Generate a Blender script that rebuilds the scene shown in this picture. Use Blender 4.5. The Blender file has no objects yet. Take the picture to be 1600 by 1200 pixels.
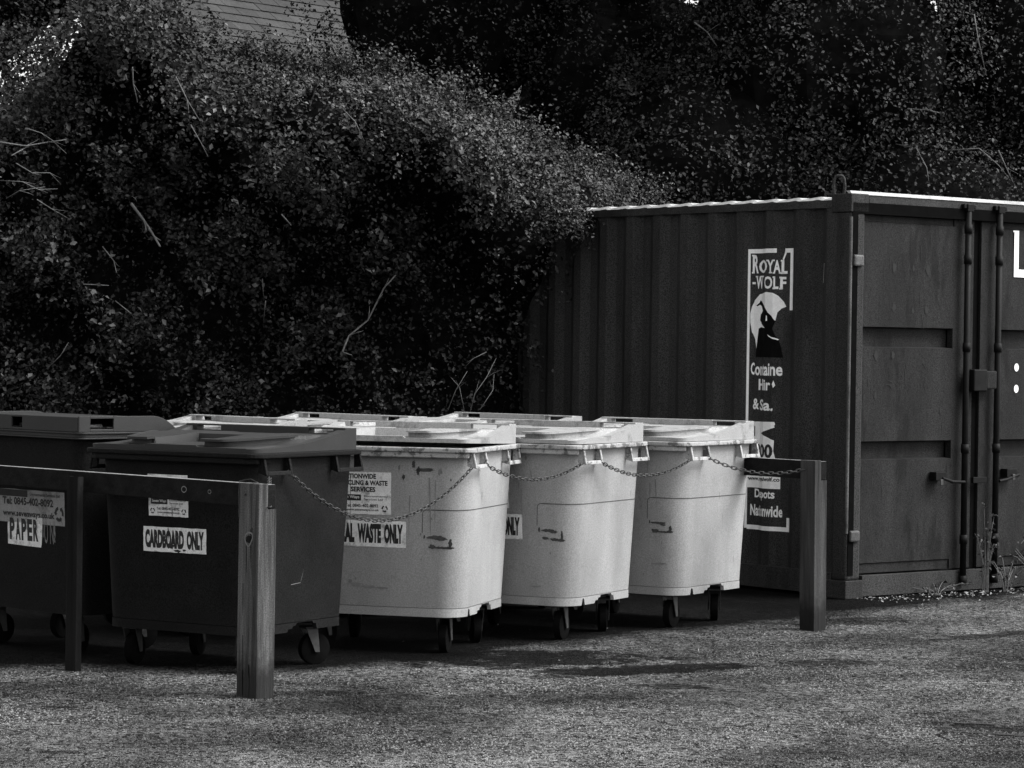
import bpy, bmesh, math, random
import numpy as np
from mathutils import Vector, Matrix

# ------------------------------------------------------------------ camera, sky, sun, exposure
SC = bpy.context.scene
COL = SC.collection
F_PX, PITCH, ROLL, EYE = 4371.1, 0.01297, 0.01425, 1.5746
cam_d = bpy.data.cameras.new("camera")
cam = bpy.data.objects.new("camera", cam_d)
COL.objects.link(cam)
cam_d.sensor_width = 36.0
cam_d.lens = 36.0 * F_PX / 1600.0
cam_d.clip_start = 0.1
cam_d.clip_end = 2000.0
fwd = Vector((0, math.cos(PITCH), -math.sin(PITCH)))
up0 = Vector((0, math.sin(PITCH), math.cos(PITCH)))
rt0 = Vector((1, 0, 0))
rt = rt0 * math.cos(ROLL) + up0 * math.sin(ROLL)
up = -rt0 * math.sin(ROLL) + up0 * math.cos(ROLL)
M = Matrix((rt, up, -fwd)).transposed().to_4x4()
M.translation = Vector((0, 0, EYE))
cam.matrix_world = M
SC.camera = cam

SUN_EL, SUN_AZ = math.radians(50), math.radians(97)     # azimuth clockwise from +Y
world = bpy.data.worlds.new("World")
SC.world = world
world.use_nodes = True
wn = world.node_tree
for n in list(wn.nodes):
    wn.nodes.remove(n)
sky = wn.nodes.new("ShaderNodeTexSky")
sky.sky_type = 'NISHITA'
sky.sun_disc = False
sky.sun_elevation = SUN_EL
sky.sun_rotation = SUN_AZ
sky.dust_density = 3.0
bw = wn.nodes.new("ShaderNodeRGBToBW")
bg = wn.nodes.new("ShaderNodeBackground")
bg.inputs[1].default_value = 0.15
wo = wn.nodes.new("ShaderNodeOutputWorld")
wn.links.new(sky.outputs[0], bw.inputs[0])
wn.links.new(bw.outputs[0], bg.inputs[0])
wn.links.new(bg.outputs[0], wo.inputs[0])
sun_d = bpy.data.lights.new("sun", 'SUN')
sun_d.energy = 1.5
sun_d.angle = math.radians(30)
sun = bpy.data.objects.new("sun", sun_d)
COL.objects.link(sun)
sdir = Vector((math.sin(SUN_AZ) * math.cos(SUN_EL), math.cos(SUN_AZ) * math.cos(SUN_EL), math.sin(SUN_EL)))
sun.rotation_euler = sdir.to_track_quat('Z', 'Y').to_euler()
SC.view_settings.view_transform = 'Standard'
SC.view_settings.look = 'None'
SC.view_settings.exposure = 1.35
SC.view_settings.gamma = 1.0

# ------------------------------------------------------------------ materials (monochrome photograph: greys only)
def new_mat(name, base, rough=0.7, var=0.25, scale=8.0, speck=0.0, speck_scale=300.0, bump=0.0, bump_scale=60.0,
            stretch=(1, 1, 1), spec=0.4, metal=0.0, dirt=0.0, dirt_scale=2.0, dirt_val=0.3, coat=0.0, detail=6.0):
    m = bpy.data.materials.new(name)
    m.use_nodes = True
    nt = m.node_tree
    b = nt.nodes["Principled BSDF"]
    b.inputs["Roughness"].default_value = rough
    b.inputs["Specular IOR Level"].default_value = spec
    b.inputs["Metallic"].default_value = metal
    tc = nt.nodes.new("ShaderNodeTexCoord")
    mp = nt.nodes.new("ShaderNodeMapping")
    mp.inputs["Scale"].default_value = stretch
    oi = nt.nodes.new("ShaderNodeObjectInfo")
    ad = nt.nodes.new("ShaderNodeVectorMath"); ad.operation = 'MULTIPLY_ADD'
    nt.links.new(oi.outputs["Random"], ad.inputs[0]); ad.inputs[1].default_value = (23.0, 31.0, 17.0)
    nt.links.new(tc.outputs["Object"], ad.inputs[2]); nt.links.new(ad.outputs[0], mp.inputs[0])
    def noise(sc, det=detail, vec=mp.outputs[0], r=0.6):
        n = nt.nodes.new("ShaderNodeTexNoise")
        n.inputs["Scale"].default_value = sc
        n.inputs["Detail"].default_value = det
        n.inputs["Roughness"].default_value = r
        nt.links.new(vec, n.inputs["Vector"])
        return n.outputs["Fac"]
    def rng(src, a, b_, lo, hi):
        r = nt.nodes.new("ShaderNodeMapRange")
        r.inputs[1].default_value = a; r.inputs[2].default_value = b_
        r.inputs[3].default_value = lo; r.inputs[4].default_value = hi
        nt.links.new(src, r.inputs[0])
        return r.outputs[0]
    def mul(a, b_):
        x = nt.nodes.new("ShaderNodeMath"); x.operation = 'MULTIPLY'
        nt.links.new(a, x.inputs[0])
        if isinstance(b_, float): x.inputs[1].default_value = b_
        else: nt.links.new(b_, x.inputs[1])
        return x.outputs[0]
    v = mul(rng(noise(scale), 0.3, 0.7, 1 - var, 1 + var), float(base))
    if speck:
        v = mul(v, rng(noise(speck_scale, 2.0, tc.outputs["Object"], 0.8), 0.35, 0.65, 1 - speck, 1 + speck))
    if dirt:
        v = mul(v, rng(noise(dirt_scale, 8.0, mp.outputs[0], 0.7), 0.52, 0.52 + 0.2 * (1.2 - dirt), 1.0, dirt_val))
    nt.links.new(v, b.inputs["Base Color"])
    if bump:
        bp = nt.nodes.new("ShaderNodeBump")
        bp.inputs["Strength"].default_value = bump
        bp.inputs["Distance"].default_value = 0.01
        nt.links.new(noise(bump_scale, 5.0), bp.inputs["Height"])
        nt.links.new(bp.outputs[0], b.inputs["Normal"])
    return m

M_ = {}
M_['light_plastic'] = new_mat("light_plastic", 0.26, 0.55, 0.22, 3.0, speck=0.22, speck_scale=150, bump=0.06, bump_scale=140, stretch=(1, 1, 0.35), dirt=0.25, dirt_scale=2.2, dirt_val=0.72)
M_['light_lid'] = new_mat("light_lid", 0.275, 0.6, 0.10, 6.0, speck=0.22, speck_scale=150, bump=0.15, bump_scale=120, dirt=0.7, dirt_scale=6.0, dirt_val=0.5)
M_['light_rim'] = new_mat("light_rim", 0.31, 0.6, 0.14, 10.0, speck=0.22, speck_scale=150, dirt=1.0, dirt_scale=16.0, dirt_val=0.32)
M_['dark_plastic'] = new_mat("dark_plastic", 0.0062, 0.75, 0.3, 5.0, speck=0.9, speck_scale=150, bump=0.1, bump_scale=150, spec=0.12)
M_['dark_lid'] = new_mat("dark_lid", 0.019, 0.55, 0.15, 6.0, speck=0.25, speck_scale=220, bump=0.1, bump_scale=150, spec=0.3)
M_['black_rubber'] = new_mat("black_rubber", 0.003, 0.9, 0.3, 20.0, spec=0.05)
M_['hole'] = new_mat("hole", 0.01, 0.9, 0.2, 20.0)
M_['fork_metal'] = new_mat("fork_metal", 0.042, 0.5, 0.4, 30.0, metal=0.2)
M_['chain_metal'] = new_mat("chain_metal", 0.05, 0.5, 0.5, 60.0, metal=0.5)
M_['white_sticker'] = new_mat("white_sticker", 0.72, 0.6, 0.10, 20.0, speck=0.15, speck_scale=200, dirt=0.6, dirt_scale=14.0, dirt_val=0.45)
M_['grey_sticker'] = new_mat("grey_sticker", 0.24, 0.6, 0.15, 20.0, speck=0.2, speck_scale=200, dirt=0.8, dirt_scale=10.0, dirt_val=0.5)
M_['ink'] = new_mat("ink", 0.016, 0.7, 0.3, 40.0)
M_['white_paint'] = new_mat("white_paint", 0.84, 0.5, 0.08, 30.0, speck=0.1, speck_scale=200)
M_['sticker_dark'] = new_mat("sticker_dark", 0.004, 0.8, 0.3, 30.0, spec=0.05)
M_['dirt_mark'] = new_mat("dirt_mark", 0.05, 0.9, 0.5, 30.0)
M_['drip'] = new_mat("drip", 0.185, 0.7, 0.25, 30.0)
M_['scuff'] = new_mat("scuff", 0.17, 0.9, 0.3, 30.0)
M_['container_paint'] = new_mat("container_paint", 0.032, 0.7, 0.3, 2.5, spec=0.12, speck=0.8, speck_scale=150, bump=0.12, bump_scale=40, stretch=(1, 1, 0.2), dirt=0.5, dirt_scale=2.0, dirt_val=0.55)
M_['door_paint'] = new_mat("door_paint", 0.0165, 0.7, 0.35, 3.5, spec=0.12, speck=0.8, speck_scale=150, bump=0.15, bump_scale=40, stretch=(1, 1, 0.25), dirt=0.8, dirt_scale=4.0, dirt_val=0.5)
M_['rod_steel'] = new_mat("rod_steel", 0.005, 0.6, 0.4, 15.0, spec=0.12, speck=0.3, speck_scale=150)
M_['gap_shade'] = new_mat("gap_shade", 0.003, 0.9, 0.3, 15.0, spec=0.03)  # black for door seals, post cracks and the painted shade of door gaps
M_['lit_worn_edge'] = new_mat("lit_worn_edge", 0.33, 0.7, 0.35, 9.0, speck=0.2, speck_scale=120)  # pale roof edges paint in the sky's light; the wall scratch shares it
def damp_foot(m, z0=0.10, z1=0.21, k=0.12):
    nt = m.node_tree; b = nt.nodes['Principled BSDF']; src = b.inputs['Base Color'].links[0].from_socket
    tc = nt.nodes.new('ShaderNodeTexCoord'); sx = nt.nodes.new('ShaderNodeSeparateXYZ'); nt.links.new(tc.outputs['Object'], sx.inputs[0])
    n = nt.nodes.new('ShaderNodeTexNoise'); n.inputs['Scale'].default_value = 30; nt.links.new(tc.outputs['Object'], n.inputs['Vector'])
    a = nt.nodes.new('ShaderNodeMath'); a.operation = 'MULTIPLY_ADD'; a.inputs[1].default_value = -0.12; nt.links.new(n.outputs['Fac'], a.inputs[0]); nt.links.new(sx.outputs[2], a.inputs[2])
    r = nt.nodes.new('ShaderNodeMapRange'); r.inputs[1].default_value = z0 - 0.06; r.inputs[2].default_value = z1 - 0.06; r.inputs[3].default_value = k; r.inputs[4].default_value = 1.0; nt.links.new(a.outputs[0], r.inputs[0])
    m2 = nt.nodes.new('ShaderNodeMath'); m2.operation = 'MULTIPLY'; nt.links.new(src, m2.inputs[0]); nt.links.new(r.outputs[0], m2.inputs[1]); nt.links.new(m2.outputs[0], b.inputs['Base Color'])
    return m
M_['wood'] = damp_foot(new_mat("wood", 0.060, 0.8, 1.0, 34.0, speck=0.45, speck_scale=160, bump=0.5, bump_scale=60, stretch=(1, 1, 0.06), dirt=0.6, dirt_scale=9.0, dirt_val=0.35))
M_['dark_wood'] = new_mat("dark_wood", 0.009, 0.9, 0.5, 20.0, spec=0.1, speck=0.3, speck_scale=150, bump=0.4, bump_scale=50, stretch=(1, 1, 0.08))
M_['rail_wood'] = new_mat("rail_wood", 0.009, 0.9, 0.5, 20.0, spec=0.1, speck=0.3, speck_scale=150, bump=0.4, bump_scale=50, stretch=(0.08, 1, 1))
M_['leaf'] = new_mat("leaf", 0.0145, 0.65, 0.6, 5.0, spec=0.3)
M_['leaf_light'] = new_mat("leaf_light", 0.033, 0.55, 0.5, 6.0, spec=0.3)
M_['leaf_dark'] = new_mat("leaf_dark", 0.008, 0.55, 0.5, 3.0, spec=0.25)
M_['inner'] = new_mat("shade_core", 0.005, 0.95, 0.5, 10.0, spec=0.0)  # near-black core colour, stands for the shade between leaves
M_['twig'] = new_mat("twig", 0.11, 0.8, 0.4, 20.0)
M_['bark'] = new_mat("bark", 0.05, 0.9, 0.5, 12.0, bump=0.5)
M_['slate'] = new_mat("slate", 0.018, 0.75, 0.4, 1.6, speck=0.3, speck_scale=20, stretch=(1, 1, 1), dirt=0.5, dirt_scale=1.2, dirt_val=0.6)
M_['brick'] = new_mat("house_brick", 0.15, 0.9, 0.3, 6.0)
M_['litter'] = new_mat("litter", 0.20, 0.8, 0.4, 30.0)

def yard_wear_shade(nt, co):
    """ragged stains and dark patches, broad worn areas and shade painted in under the bins, shared by tarmac and chippings"""
    def N(sc, det, r=0.6, dist=0.0):
        n = nt.nodes.new("ShaderNodeTexNoise"); n.inputs["Scale"].default_value = sc
        n.inputs["Detail"].default_value = det; n.inputs["Roughness"].default_value = r
        n.inputs["Distortion"].default_value = dist
        nt.links.new(co, n.inputs["Vector"]); return n.outputs["Fac"]
    def R(src, a, c, lo, hi):
        r = nt.nodes.new("ShaderNodeMapRange")
        for i, v in enumerate((a, c, lo, hi)): r.inputs[i + 1].default_value = v
        nt.links.new(src, r.inputs[0]); return r.outputs[0]
    def X(op, a, c):
        x = nt.nodes.new("ShaderNodeMath"); x.operation = op
        for i, s in enumerate((a, c)):
            if isinstance(s, (int, float)): x.inputs[i].default_value = s
            else: nt.links.new(s, x.inputs[i])
        return x.outputs[0]
    col = R(N(0.7, 7.0, 0.65, 0.5), 0.38, 0.62, 0.45, 1.35)
    # stains and other dark patches with ragged soft edges (x, y, half length, half width, turn, depth)
    sx0 = nt.nodes.new("ShaderNodeSeparateXYZ"); nt.links.new(co, sx0.inputs[0])
    nz = N(5.0, 8.0, 0.7)
    for (cx, cy, a, b_, tn, dp) in ((0.10, 14.15, 0.75, 0.42, 12, .10), (0.62, 13.72, 0.75, 0.20, 26, .10), (1.95, 16.35, 0.45, 0.22, 28, .3), (2.8, 15.75, 0.75, 0.10, 42, .3), (0.78, 13.08, 0.20, 0.10, -10, .35), (1.62, 14.15, 0.28, 0.13, 20, .45), (2.15, 11.75, 0.42, 0.10, -25, .35),
                                   (-1.92, 12.02, 0.09, 0.04, 0, .3), (-1.72, 10.70, 0.10, 0.05, 0, .3), (-0.5, 12.3, 1.5, 0.30, 24, .62), (-2.2, 12.6, 0.8, 0.35, 0, .6), (-0.9, 12.62, 0.30, 0.10, 10, .5)):
        c_, s_ = math.cos(math.radians(tn)), math.sin(math.radians(tn))
        dx = X('SUBTRACT', sx0.outputs[0], cx); dy = X('SUBTRACT', sx0.outputs[1], cy)
        u = X('DIVIDE', X('ADD', X('MULTIPLY', dx, c_), X('MULTIPLY', dy, s_)), a)
        v = X('DIVIDE', X('SUBTRACT', X('MULTIPLY', dy, c_), X('MULTIPLY', dx, s_)), b_)
        d = X('ADD', X('ADD', X('MULTIPLY', u, u), X('MULTIPLY', v, v)), X('MULTIPLY', X('SUBTRACT', nz, 0.5), 5.0))
        col = X('MULTIPLY', col, R(d, 0.55, 1.15, dp, 1.0))
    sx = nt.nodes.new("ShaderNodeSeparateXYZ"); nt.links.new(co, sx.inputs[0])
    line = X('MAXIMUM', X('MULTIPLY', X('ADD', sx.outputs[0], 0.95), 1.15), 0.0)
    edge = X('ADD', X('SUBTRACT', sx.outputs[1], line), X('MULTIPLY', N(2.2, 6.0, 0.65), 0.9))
    col = X('MULTIPLY', col, R(edge, 13.70, 14.10, 1.0, 0.045))  # shade under and behind the bins, painted into the ground colour
    return col

def ground_mat():
    m = bpy.data.materials.new("tarmac"); m.use_nodes = True
    nt = m.node_tree; b = nt.nodes["Principled BSDF"]
    tc = nt.nodes.new("ShaderNodeTexCoord"); co = tc.outputs["Object"]
    def N(sc, det, r=0.6, dist=0.0):
        n = nt.nodes.new("ShaderNodeTexNoise"); n.inputs["Scale"].default_value = sc
        n.inputs["Detail"].default_value = det; n.inputs["Roughness"].default_value = r
        n.inputs["Distortion"].default_value = dist
        nt.links.new(co, n.inputs["Vector"]); return n.outputs["Fac"]
    def R(src, a, c, lo, hi):
        r = nt.nodes.new("ShaderNodeMapRange")
        for i, v in enumerate((a, c, lo, hi)): r.inputs[i + 1].default_value = v
        nt.links.new(src, r.inputs[0]); return r.outputs[0]
    def X(op, a, c):
        x = nt.nodes.new("ShaderNodeMath"); x.operation = op
        for i, s in enumerate((a, c)):
            if isinstance(s, (int, float)): x.inputs[i].default_value = s
            else: nt.links.new(s, x.inputs[i])
        return x.outputs[0]
    vor = nt.nodes.new("ShaderNodeTexVoronoi"); vor.inputs["Scale"].default_value = 48.0
    nt.links.new(co, vor.inputs["Vector"])
    wn_ = nt.nodes.new("ShaderNodeTexWhiteNoise"); wn_.noise_dimensions = '3D'
    nt.links.new(vor.outputs["Position"], wn_.inputs["Vector"])
    stone = R(wn_.outputs["Value"], 0.0, 1.0, 0.0, 2.1)          # single chippings, dark to pale
    big = R(N(0.9, 6.0, 0.62, 0.4), 0.32, 0.68, 0.42, 1.50)        # broad worn patches
    mid = R(N(4.0, 7.0, 0.7), 0.35, 0.65, 0.60, 1.40)
    fine = R(N(30.0, 5.0, 0.8), 0.36, 0.64, 0.12, 1.95)
    base = X('MULTIPLY', X('MULTIPLY', X('MULTIPLY', stone, big), mid), fine)
    col = X('MULTIPLY', base, 0.066)
    col = X('MULTIPLY', col, yard_wear_shade(nt, co))
    nt.links.new(col, b.inputs["Base Color"])
    b.inputs["Roughness"].default_value = 0.85
    b.inputs["Specular IOR Level"].default_value = 0.06
    bp = nt.nodes.new("ShaderNodeBump"); bp.inputs["Strength"].default_value = 0.9; bp.inputs["Distance"].default_value = 0.006
    nt.links.new(X('ADD', stone, fine), bp.inputs["Height"]); nt.links.new(bp.outputs[0], b.inputs["Normal"])
    return m
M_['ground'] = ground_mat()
M_['patch'] = new_mat("tarmac_patch", 0.085, 0.85, 0.3, 4.0, speck=0.65, speck_scale=90, bump=0.5, bump_scale=90)
M_['wet'] = new_mat("damp_tarmac", 0.016, 0.8, 0.4, 6.0, speck=0.6, speck_scale=90, bump=0.4, bump_scale=90)

def island(m, lo, hi, p=1.0):
    nt = m.node_tree; b = nt.nodes['Principled BSDF']; src = b.inputs['Base Color'].links[0].from_socket
    g = nt.nodes.new('ShaderNodeNewGeometry'); r = nt.nodes.new('ShaderNodeMapRange')
    r.inputs[3].default_value = lo; r.inputs[4].default_value = hi; pw_ = nt.nodes.new('ShaderNodeMath'); pw_.operation = 'POWER'; pw_.inputs[1].default_value = p; nt.links.new(g.outputs['Random Per Island'], pw_.inputs[0]); nt.links.new(pw_.outputs[0], r.inputs[0])
    x = nt.nodes.new('ShaderNodeMath'); x.operation = 'MULTIPLY'; nt.links.new(src, x.inputs[0]); nt.links.new(r.outputs[0], x.inputs[1]); nt.links.new(x.outputs[0], b.inputs['Base Color'])
for n_ in ('leaf', 'leaf_light', 'leaf_dark'): island(M_[n_], 0.22, 3.3, 3.0)
island(M_['slate'], 0.45, 1.5)

# ------------------------------------------------------------------ mesh helpers
def link(name, me, mat=None, parent=None):
    o = bpy.data.objects.new(name, me)
    COL.objects.link(o)
    if mat is not None and me is not None and len(me.materials) == 0:
        me.materials.append(M_[mat] if isinstance(mat, str) else mat)
    if parent is not None:
        o.parent = parent
    return o

def tag(o, label=None, cat=None, group=None, kind=None):
    if label: o['label'] = label
    if cat: o['category'] = cat
    if group: o['group'] = group
    if kind: o['kind'] = kind
    return o

def empty(name, loc=(0, 0, 0), rz=0.0):
    o = bpy.data.objects.new(name, None)
    COL.objects.link(o)
    o.location = loc; o.rotation_euler = (0, 0, rz)
    o.empty_display_size = 0.2
    return o

class MB:
    def __init__(s): s.v = []; s.f = []
    def add(s, vs, fs):
        n = len(s.v); s.v += [tuple(p) for p in vs]; s.f += [tuple(i + n for i in f) for f in fs]
    def box(s, x0, x1, y0, y1, z0, z1, mt=None):
        vs = [(x, y, z) for z in (z0, z1) for y in (y0, y1) for x in (x0, x1)]
        if mt: vs = [mt @ Vector(p) for p in vs]
        s.add(vs, [(0, 2, 3, 1), (4, 5, 7, 6), (0, 1, 5, 4), (2, 6, 7, 3), (0, 4, 6, 2), (1, 3, 7, 5)])
    def hexa(s, b4, t4):
        s.add(list(b4) + list(t4), [(3, 2, 1, 0), (4, 5, 6, 7), (0, 1, 5, 4), (1, 2, 6, 5), (2, 3, 7, 6), (3, 0, 4, 7)])
    def prism(s, poly, z0, z1):
        n = len(poly)
        s.add([(x, y, z0) for x, y in poly] + [(x, y, z1) for x, y in poly],
              [tuple(range(n - 1, -1, -1)), tuple(range(n, 2 * n))] + [(i, (i + 1) % n, n + (i + 1) % n, n + i) for i in range(n)])
    def tube(s, pts, r, n=8, closed=False, caps=True):
        pts = [Vector(p) for p in pts]; m = len(pts); rr = r if isinstance(r, (list, tuple)) else [r] * m
        base = len(s.v); prev = None
        for i, p in enumerate(pts):
            if closed: t = pts[(i + 1) % m] - pts[i - 1]
            else: t = pts[min(i + 1, m - 1)] - pts[max(i - 1, 0)]
            t.normalize()
            if prev is None:
                a = Vector((0, 0, 1)) if abs(t.z) < 0.9 else Vector((1, 0, 0))
                u = t.cross(a).normalized()
            else:
                u = (prev - t * prev.dot(t)).normalized()
            prev = u; w = t.cross(u)
            for k in range(n):
                an = 2 * math.pi * k / n
                q = p + (u * math.cos(an) + w * math.sin(an)) * rr[i]
                s.v.append(tuple(q))
        for i in range(m if closed else m - 1):
            j = (i + 1) % m
            for k in range(n):
                l = (k + 1) % n
                s.f.append((base + i * n + k, base + i * n + l, base + j * n + l, base + j * n + k))
        if caps and not closed:
            s.f.append(tuple(base + k for k in range(n - 1, -1, -1)))
            s.f.append(tuple(base + (m - 1) * n + k for k in range(n)))
    def cyl(s, c, axis, r, h, n=20):
        c = Vector(c); a = Vector(axis).normalized()
        s.tube([c - a * h / 2, c + a * h / 2], r, n)
    def build(s, name, mat=None, parent=None, smooth=False, bevel=0.0, seg=2):
        me = bpy.data.meshes.new(name)
        me.from_pydata(s.v, [], s.f)
        me.update()
        bm = bmesh.new(); bm.from_mesh(me); bmesh.ops.recalc_face_normals(bm, faces=bm.faces); bm.to_mesh(me); bm.free()
        if smooth:
            me.polygons.foreach_set("use_smooth", [True] * len(me.polygons))
        o = link(name, me, mat, parent)
        if bevel:
            md = o.modifiers.new("bevel", 'BEVEL'); md.width = bevel; md.segments = seg; md.limit_method = 'ANGLE'; md.angle_limit = 0.6
        return o

def smooth_by_angle(o, ang=0.6):
    me = o.data
    bm = bmesh.new(); bm.from_mesh(me)
    for f in bm.faces: f.smooth = True
    for e in bm.edges:
        if len(e.link_faces) == 2 and e.calc_face_angle(0) > ang: e.smooth = False
    bm.to_mesh(me); bm.free()

def text_mesh(body, bold=0.0, serif=False):
    cu = bpy.data.curves.new("txt", 'FONT'); cu.body = body; cu.size = 1.0; cu.offset = bold; cu.resolution_u = 3
    o = bpy.data.objects.new("txt", cu); COL.objects.link(o)
    dg = bpy.context.evaluated_depsgraph_get()
    me = bpy.data.meshes.new_from_object(o.evaluated_get(dg))
    vs = [tuple(v.co[:2]) for v in me.vertices]; fs = [tuple(p.vertices) for p in me.polygons]
    bpy.data.objects.remove(o); bpy.data.curves.remove(cu); bpy.data.meshes.remove(me)
    xs = [v[0] for v in vs]; ys = [v[1] for v in vs]
    x0, x1, y0, y1 = min(xs), max(xs), min(ys), max(ys)
    return [((x - x0) / (x1 - x0), (y - y0) / (y1 - y0)) for x, y in vs], fs

def flat2(*items):
    """collect 2-D pieces (verts, faces) into one"""
    V, Fc = [], []
    for vs, fs in items:
        n = len(V); V += vs; Fc += [tuple(i + n for i in f) for f in fs]
    return V, Fc

def words(body, u0, u1, v0, v1, bold=0.0):
    vs, fs = text_mesh(body, bold)
    return [(u0 + (u1 - u0) * x, v0 + (v1 - v0) * y) for x, y in vs], fs

def rect2(u0, u1, v0, v1):
    return [(u0, v0), (u1, v0), (u1, v1), (u0, v1)], [(0, 1, 2, 3)]

def poly2(pts):
    return list(pts), [tuple(range(len(pts)))]

def round_rect2(u0, u1, v0, v1, r):
    p = []
    for cx, cy, a in ((u1 - r, v1 - r, 0), (u0 + r, v1 - r, 90), (u0 + r, v0 + r, 180), (u1 - r, v0 + r, 270)):
        for k in range(5):
            t = math.radians(a + 22.5 * k); p.append((cx + r * math.cos(t), cy + r * math.sin(t)))
    return poly2(p)

def ragged(u0, u1, v0, v1, seed, amp=0.006, n=14):
    rr = random.Random(seed); p = []
    for k in range(n): p.append((u0 + (u1 - u0) * k / n, v0 + rr.uniform(-amp, amp)))
    for k in range(n // 2): p.append((u1 + rr.uniform(-amp, amp), v0 + (v1 - v0) * 2 * k / n))
    for k in range(n): p.append((u1 - (u1 - u0) * k / n, v1 + rr.uniform(-amp, amp)))
    for k in range(n // 2): p.append((u0 + rr.uniform(-amp, amp), v1 - (v1 - v0) * 2 * k / n))
    return poly2(p)

def recycle2(cx, cy, r, w):
    """three bent arrows round a circle"""
    out = []
    for k in range(3):
        a0 = math.radians(90 + 120 * k + 12); a1 = a0 + math.radians(68)
        p = [(cx + (r + w / 2) * math.cos(a0 + (a1 - a0) * t / 5), cy + (r + w / 2) * math.sin(a0 + (a1 - a0) * t / 5)) for t in range(6)]
        am = a1 + math.radians(26)
        p += [(cx + (r + w) * math.cos(a1), cy + (r + w) * math.sin(a1)), (cx + r * math.cos(am), cy + r * math.sin(am)), (cx + (r - w) * math.cos(a1), cy + (r - w) * math.sin(a1))]
        p += [(cx + (r - w / 2) * math.cos(a1 - (a1 - a0) * t / 5), cy + (r - w / 2) * math.sin(a1 - (a1 - a0) * t / 5)) for t in range(6)]
        out.append(poly2(p))
    return flat2(*out)

def place2(piece, fn, name, mat, parent):
    vs, fs = piece
    me = bpy.data.meshes.new(name)
    me.from_pydata([fn(u, v) for u, v in vs], [], fs)
    me.update()
    return link(name, me, mat, parent)

# ------------------------------------------------------------------ ground
g = MB(); g.add([(-80, -20, 0), (80, -20, 0), (80, 140, 0), (-80, 140, 0)], [(0, 1, 2, 3)])
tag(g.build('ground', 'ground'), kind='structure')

# loose grit and small stones scattered over the yard
def sunk_outline(cx, cy, a, b, turn, seed, w=0.012):
    rr = random.Random(seed); mb = MB(); n = 44; vs = []
    for k in range(n):
        t = 6.283 * k / n; r = 1 / max(abs(math.cos(t)), abs(math.sin(t))) ** 0.7 * (1 + rr.uniform(-.05, .05)); ww = w * rr.uniform(0.2, 1.6)
        for q in (r, r - ww / min(a, b)):
            x, y = a * q * math.cos(t), b * q * math.sin(t); vs.append((cx + x * math.cos(turn) - y * math.sin(turn), cy + x * math.sin(turn) + y * math.cos(turn), 0.004))
    for k in range(n):
        l = (k + 1) % n
        if rr.random() > 0.18: mb.f.append((2 * k, 2 * l, 2 * l + 1, 2 * k + 1))
    mb.v = vs
    tag(mb.build('cover_outline', 'wet'), kind='structure')
sunk_outline(0.80, 13.10, 0.14, 0.10, 0.2, 1, 0.02); sunk_outline(1.62, 14.15, 0.20, 0.16, 0.5, 2, 0.02); sunk_outline(2.10, 11.70, 0.28, 0.16, -0.4, 3, 0.022)
def chippings(n, seed):
    r_ = np.random.default_rng(seed)
    y = 10.2 + 8.0 * r_.uniform(0, 1, n) ** 1.3; x = r_.uniform(-0.192, 0.192, n) * y
    keep = (y - np.maximum((x + 0.95) * 1.15, 0)) < 13.75 + r_.normal(size=n) * 0.12
    x, y = x[keep], y[keep]; n = len(x)
    r = r_.uniform(0.0020, 0.0048, n) * np.where(r_.uniform(size=n) < 0.06, 1.7, 1.0); a = r_.uniform(0, 6.28, n)
    V = np.zeros((n, 5, 3))
    for k in range(4):
        rr_ = r * r_.uniform(.7, 1.3, n); V[:, k, 0] = x + rr_ * np.cos(a + k * 1.571); V[:, k, 1] = y + rr_ * np.sin(a + k * 1.571)
    V[:, 4, 0] = x; V[:, 4, 1] = y; V[:, 4, 2] = r * r_.uniform(0.5, 1.1, n)
    F = (np.arange(n) * 5)[:, None] + np.array([[0, 1, 4, 1, 2, 4, 2, 3, 4, 3, 0, 4]])
    me = bpy.data.meshes.new('chippings'); me.vertices.add(n * 5); me.vertices.foreach_set("co", V.astype(np.float32).ravel())
    me.loops.add(n * 12); me.loops.foreach_set("vertex_index", F.astype(np.int32).ravel())
    me.polygons.add(n * 4); me.polygons.foreach_set("loop_start", (np.arange(n * 4) * 3).astype(np.int32)); me.polygons.foreach_set("loop_total", np.full(n * 4, 3, np.int32))
    me.update(calc_edges=True); me.validate(); return me
M_['chip'] = new_mat("chip", 0.074, 0.85, 0.3, 1.0, spec=0.06); island(M_['chip'], 0.1, 2.6)
def wear_shade_chips(m):
    nt = m.node_tree; b = nt.nodes['Principled BSDF']; src = b.inputs['Base Color'].links[0].from_socket
    tc = nt.nodes.new('ShaderNodeTexCoord'); x = nt.nodes.new('ShaderNodeMath'); x.operation = 'MULTIPLY'
    nt.links.new(src, x.inputs[0]); nt.links.new(yard_wear_shade(nt, tc.outputs['Object']), x.inputs[1]); nt.links.new(x.outputs[0], b.inputs['Base Color'])
wear_shade_chips(M_['chip'])
tag(link('loose_chippings', chippings(130000, 5), 'chip'), 'fine loose chippings and grit covering the tarmac yard', 'chippings', kind='stuff')

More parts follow.
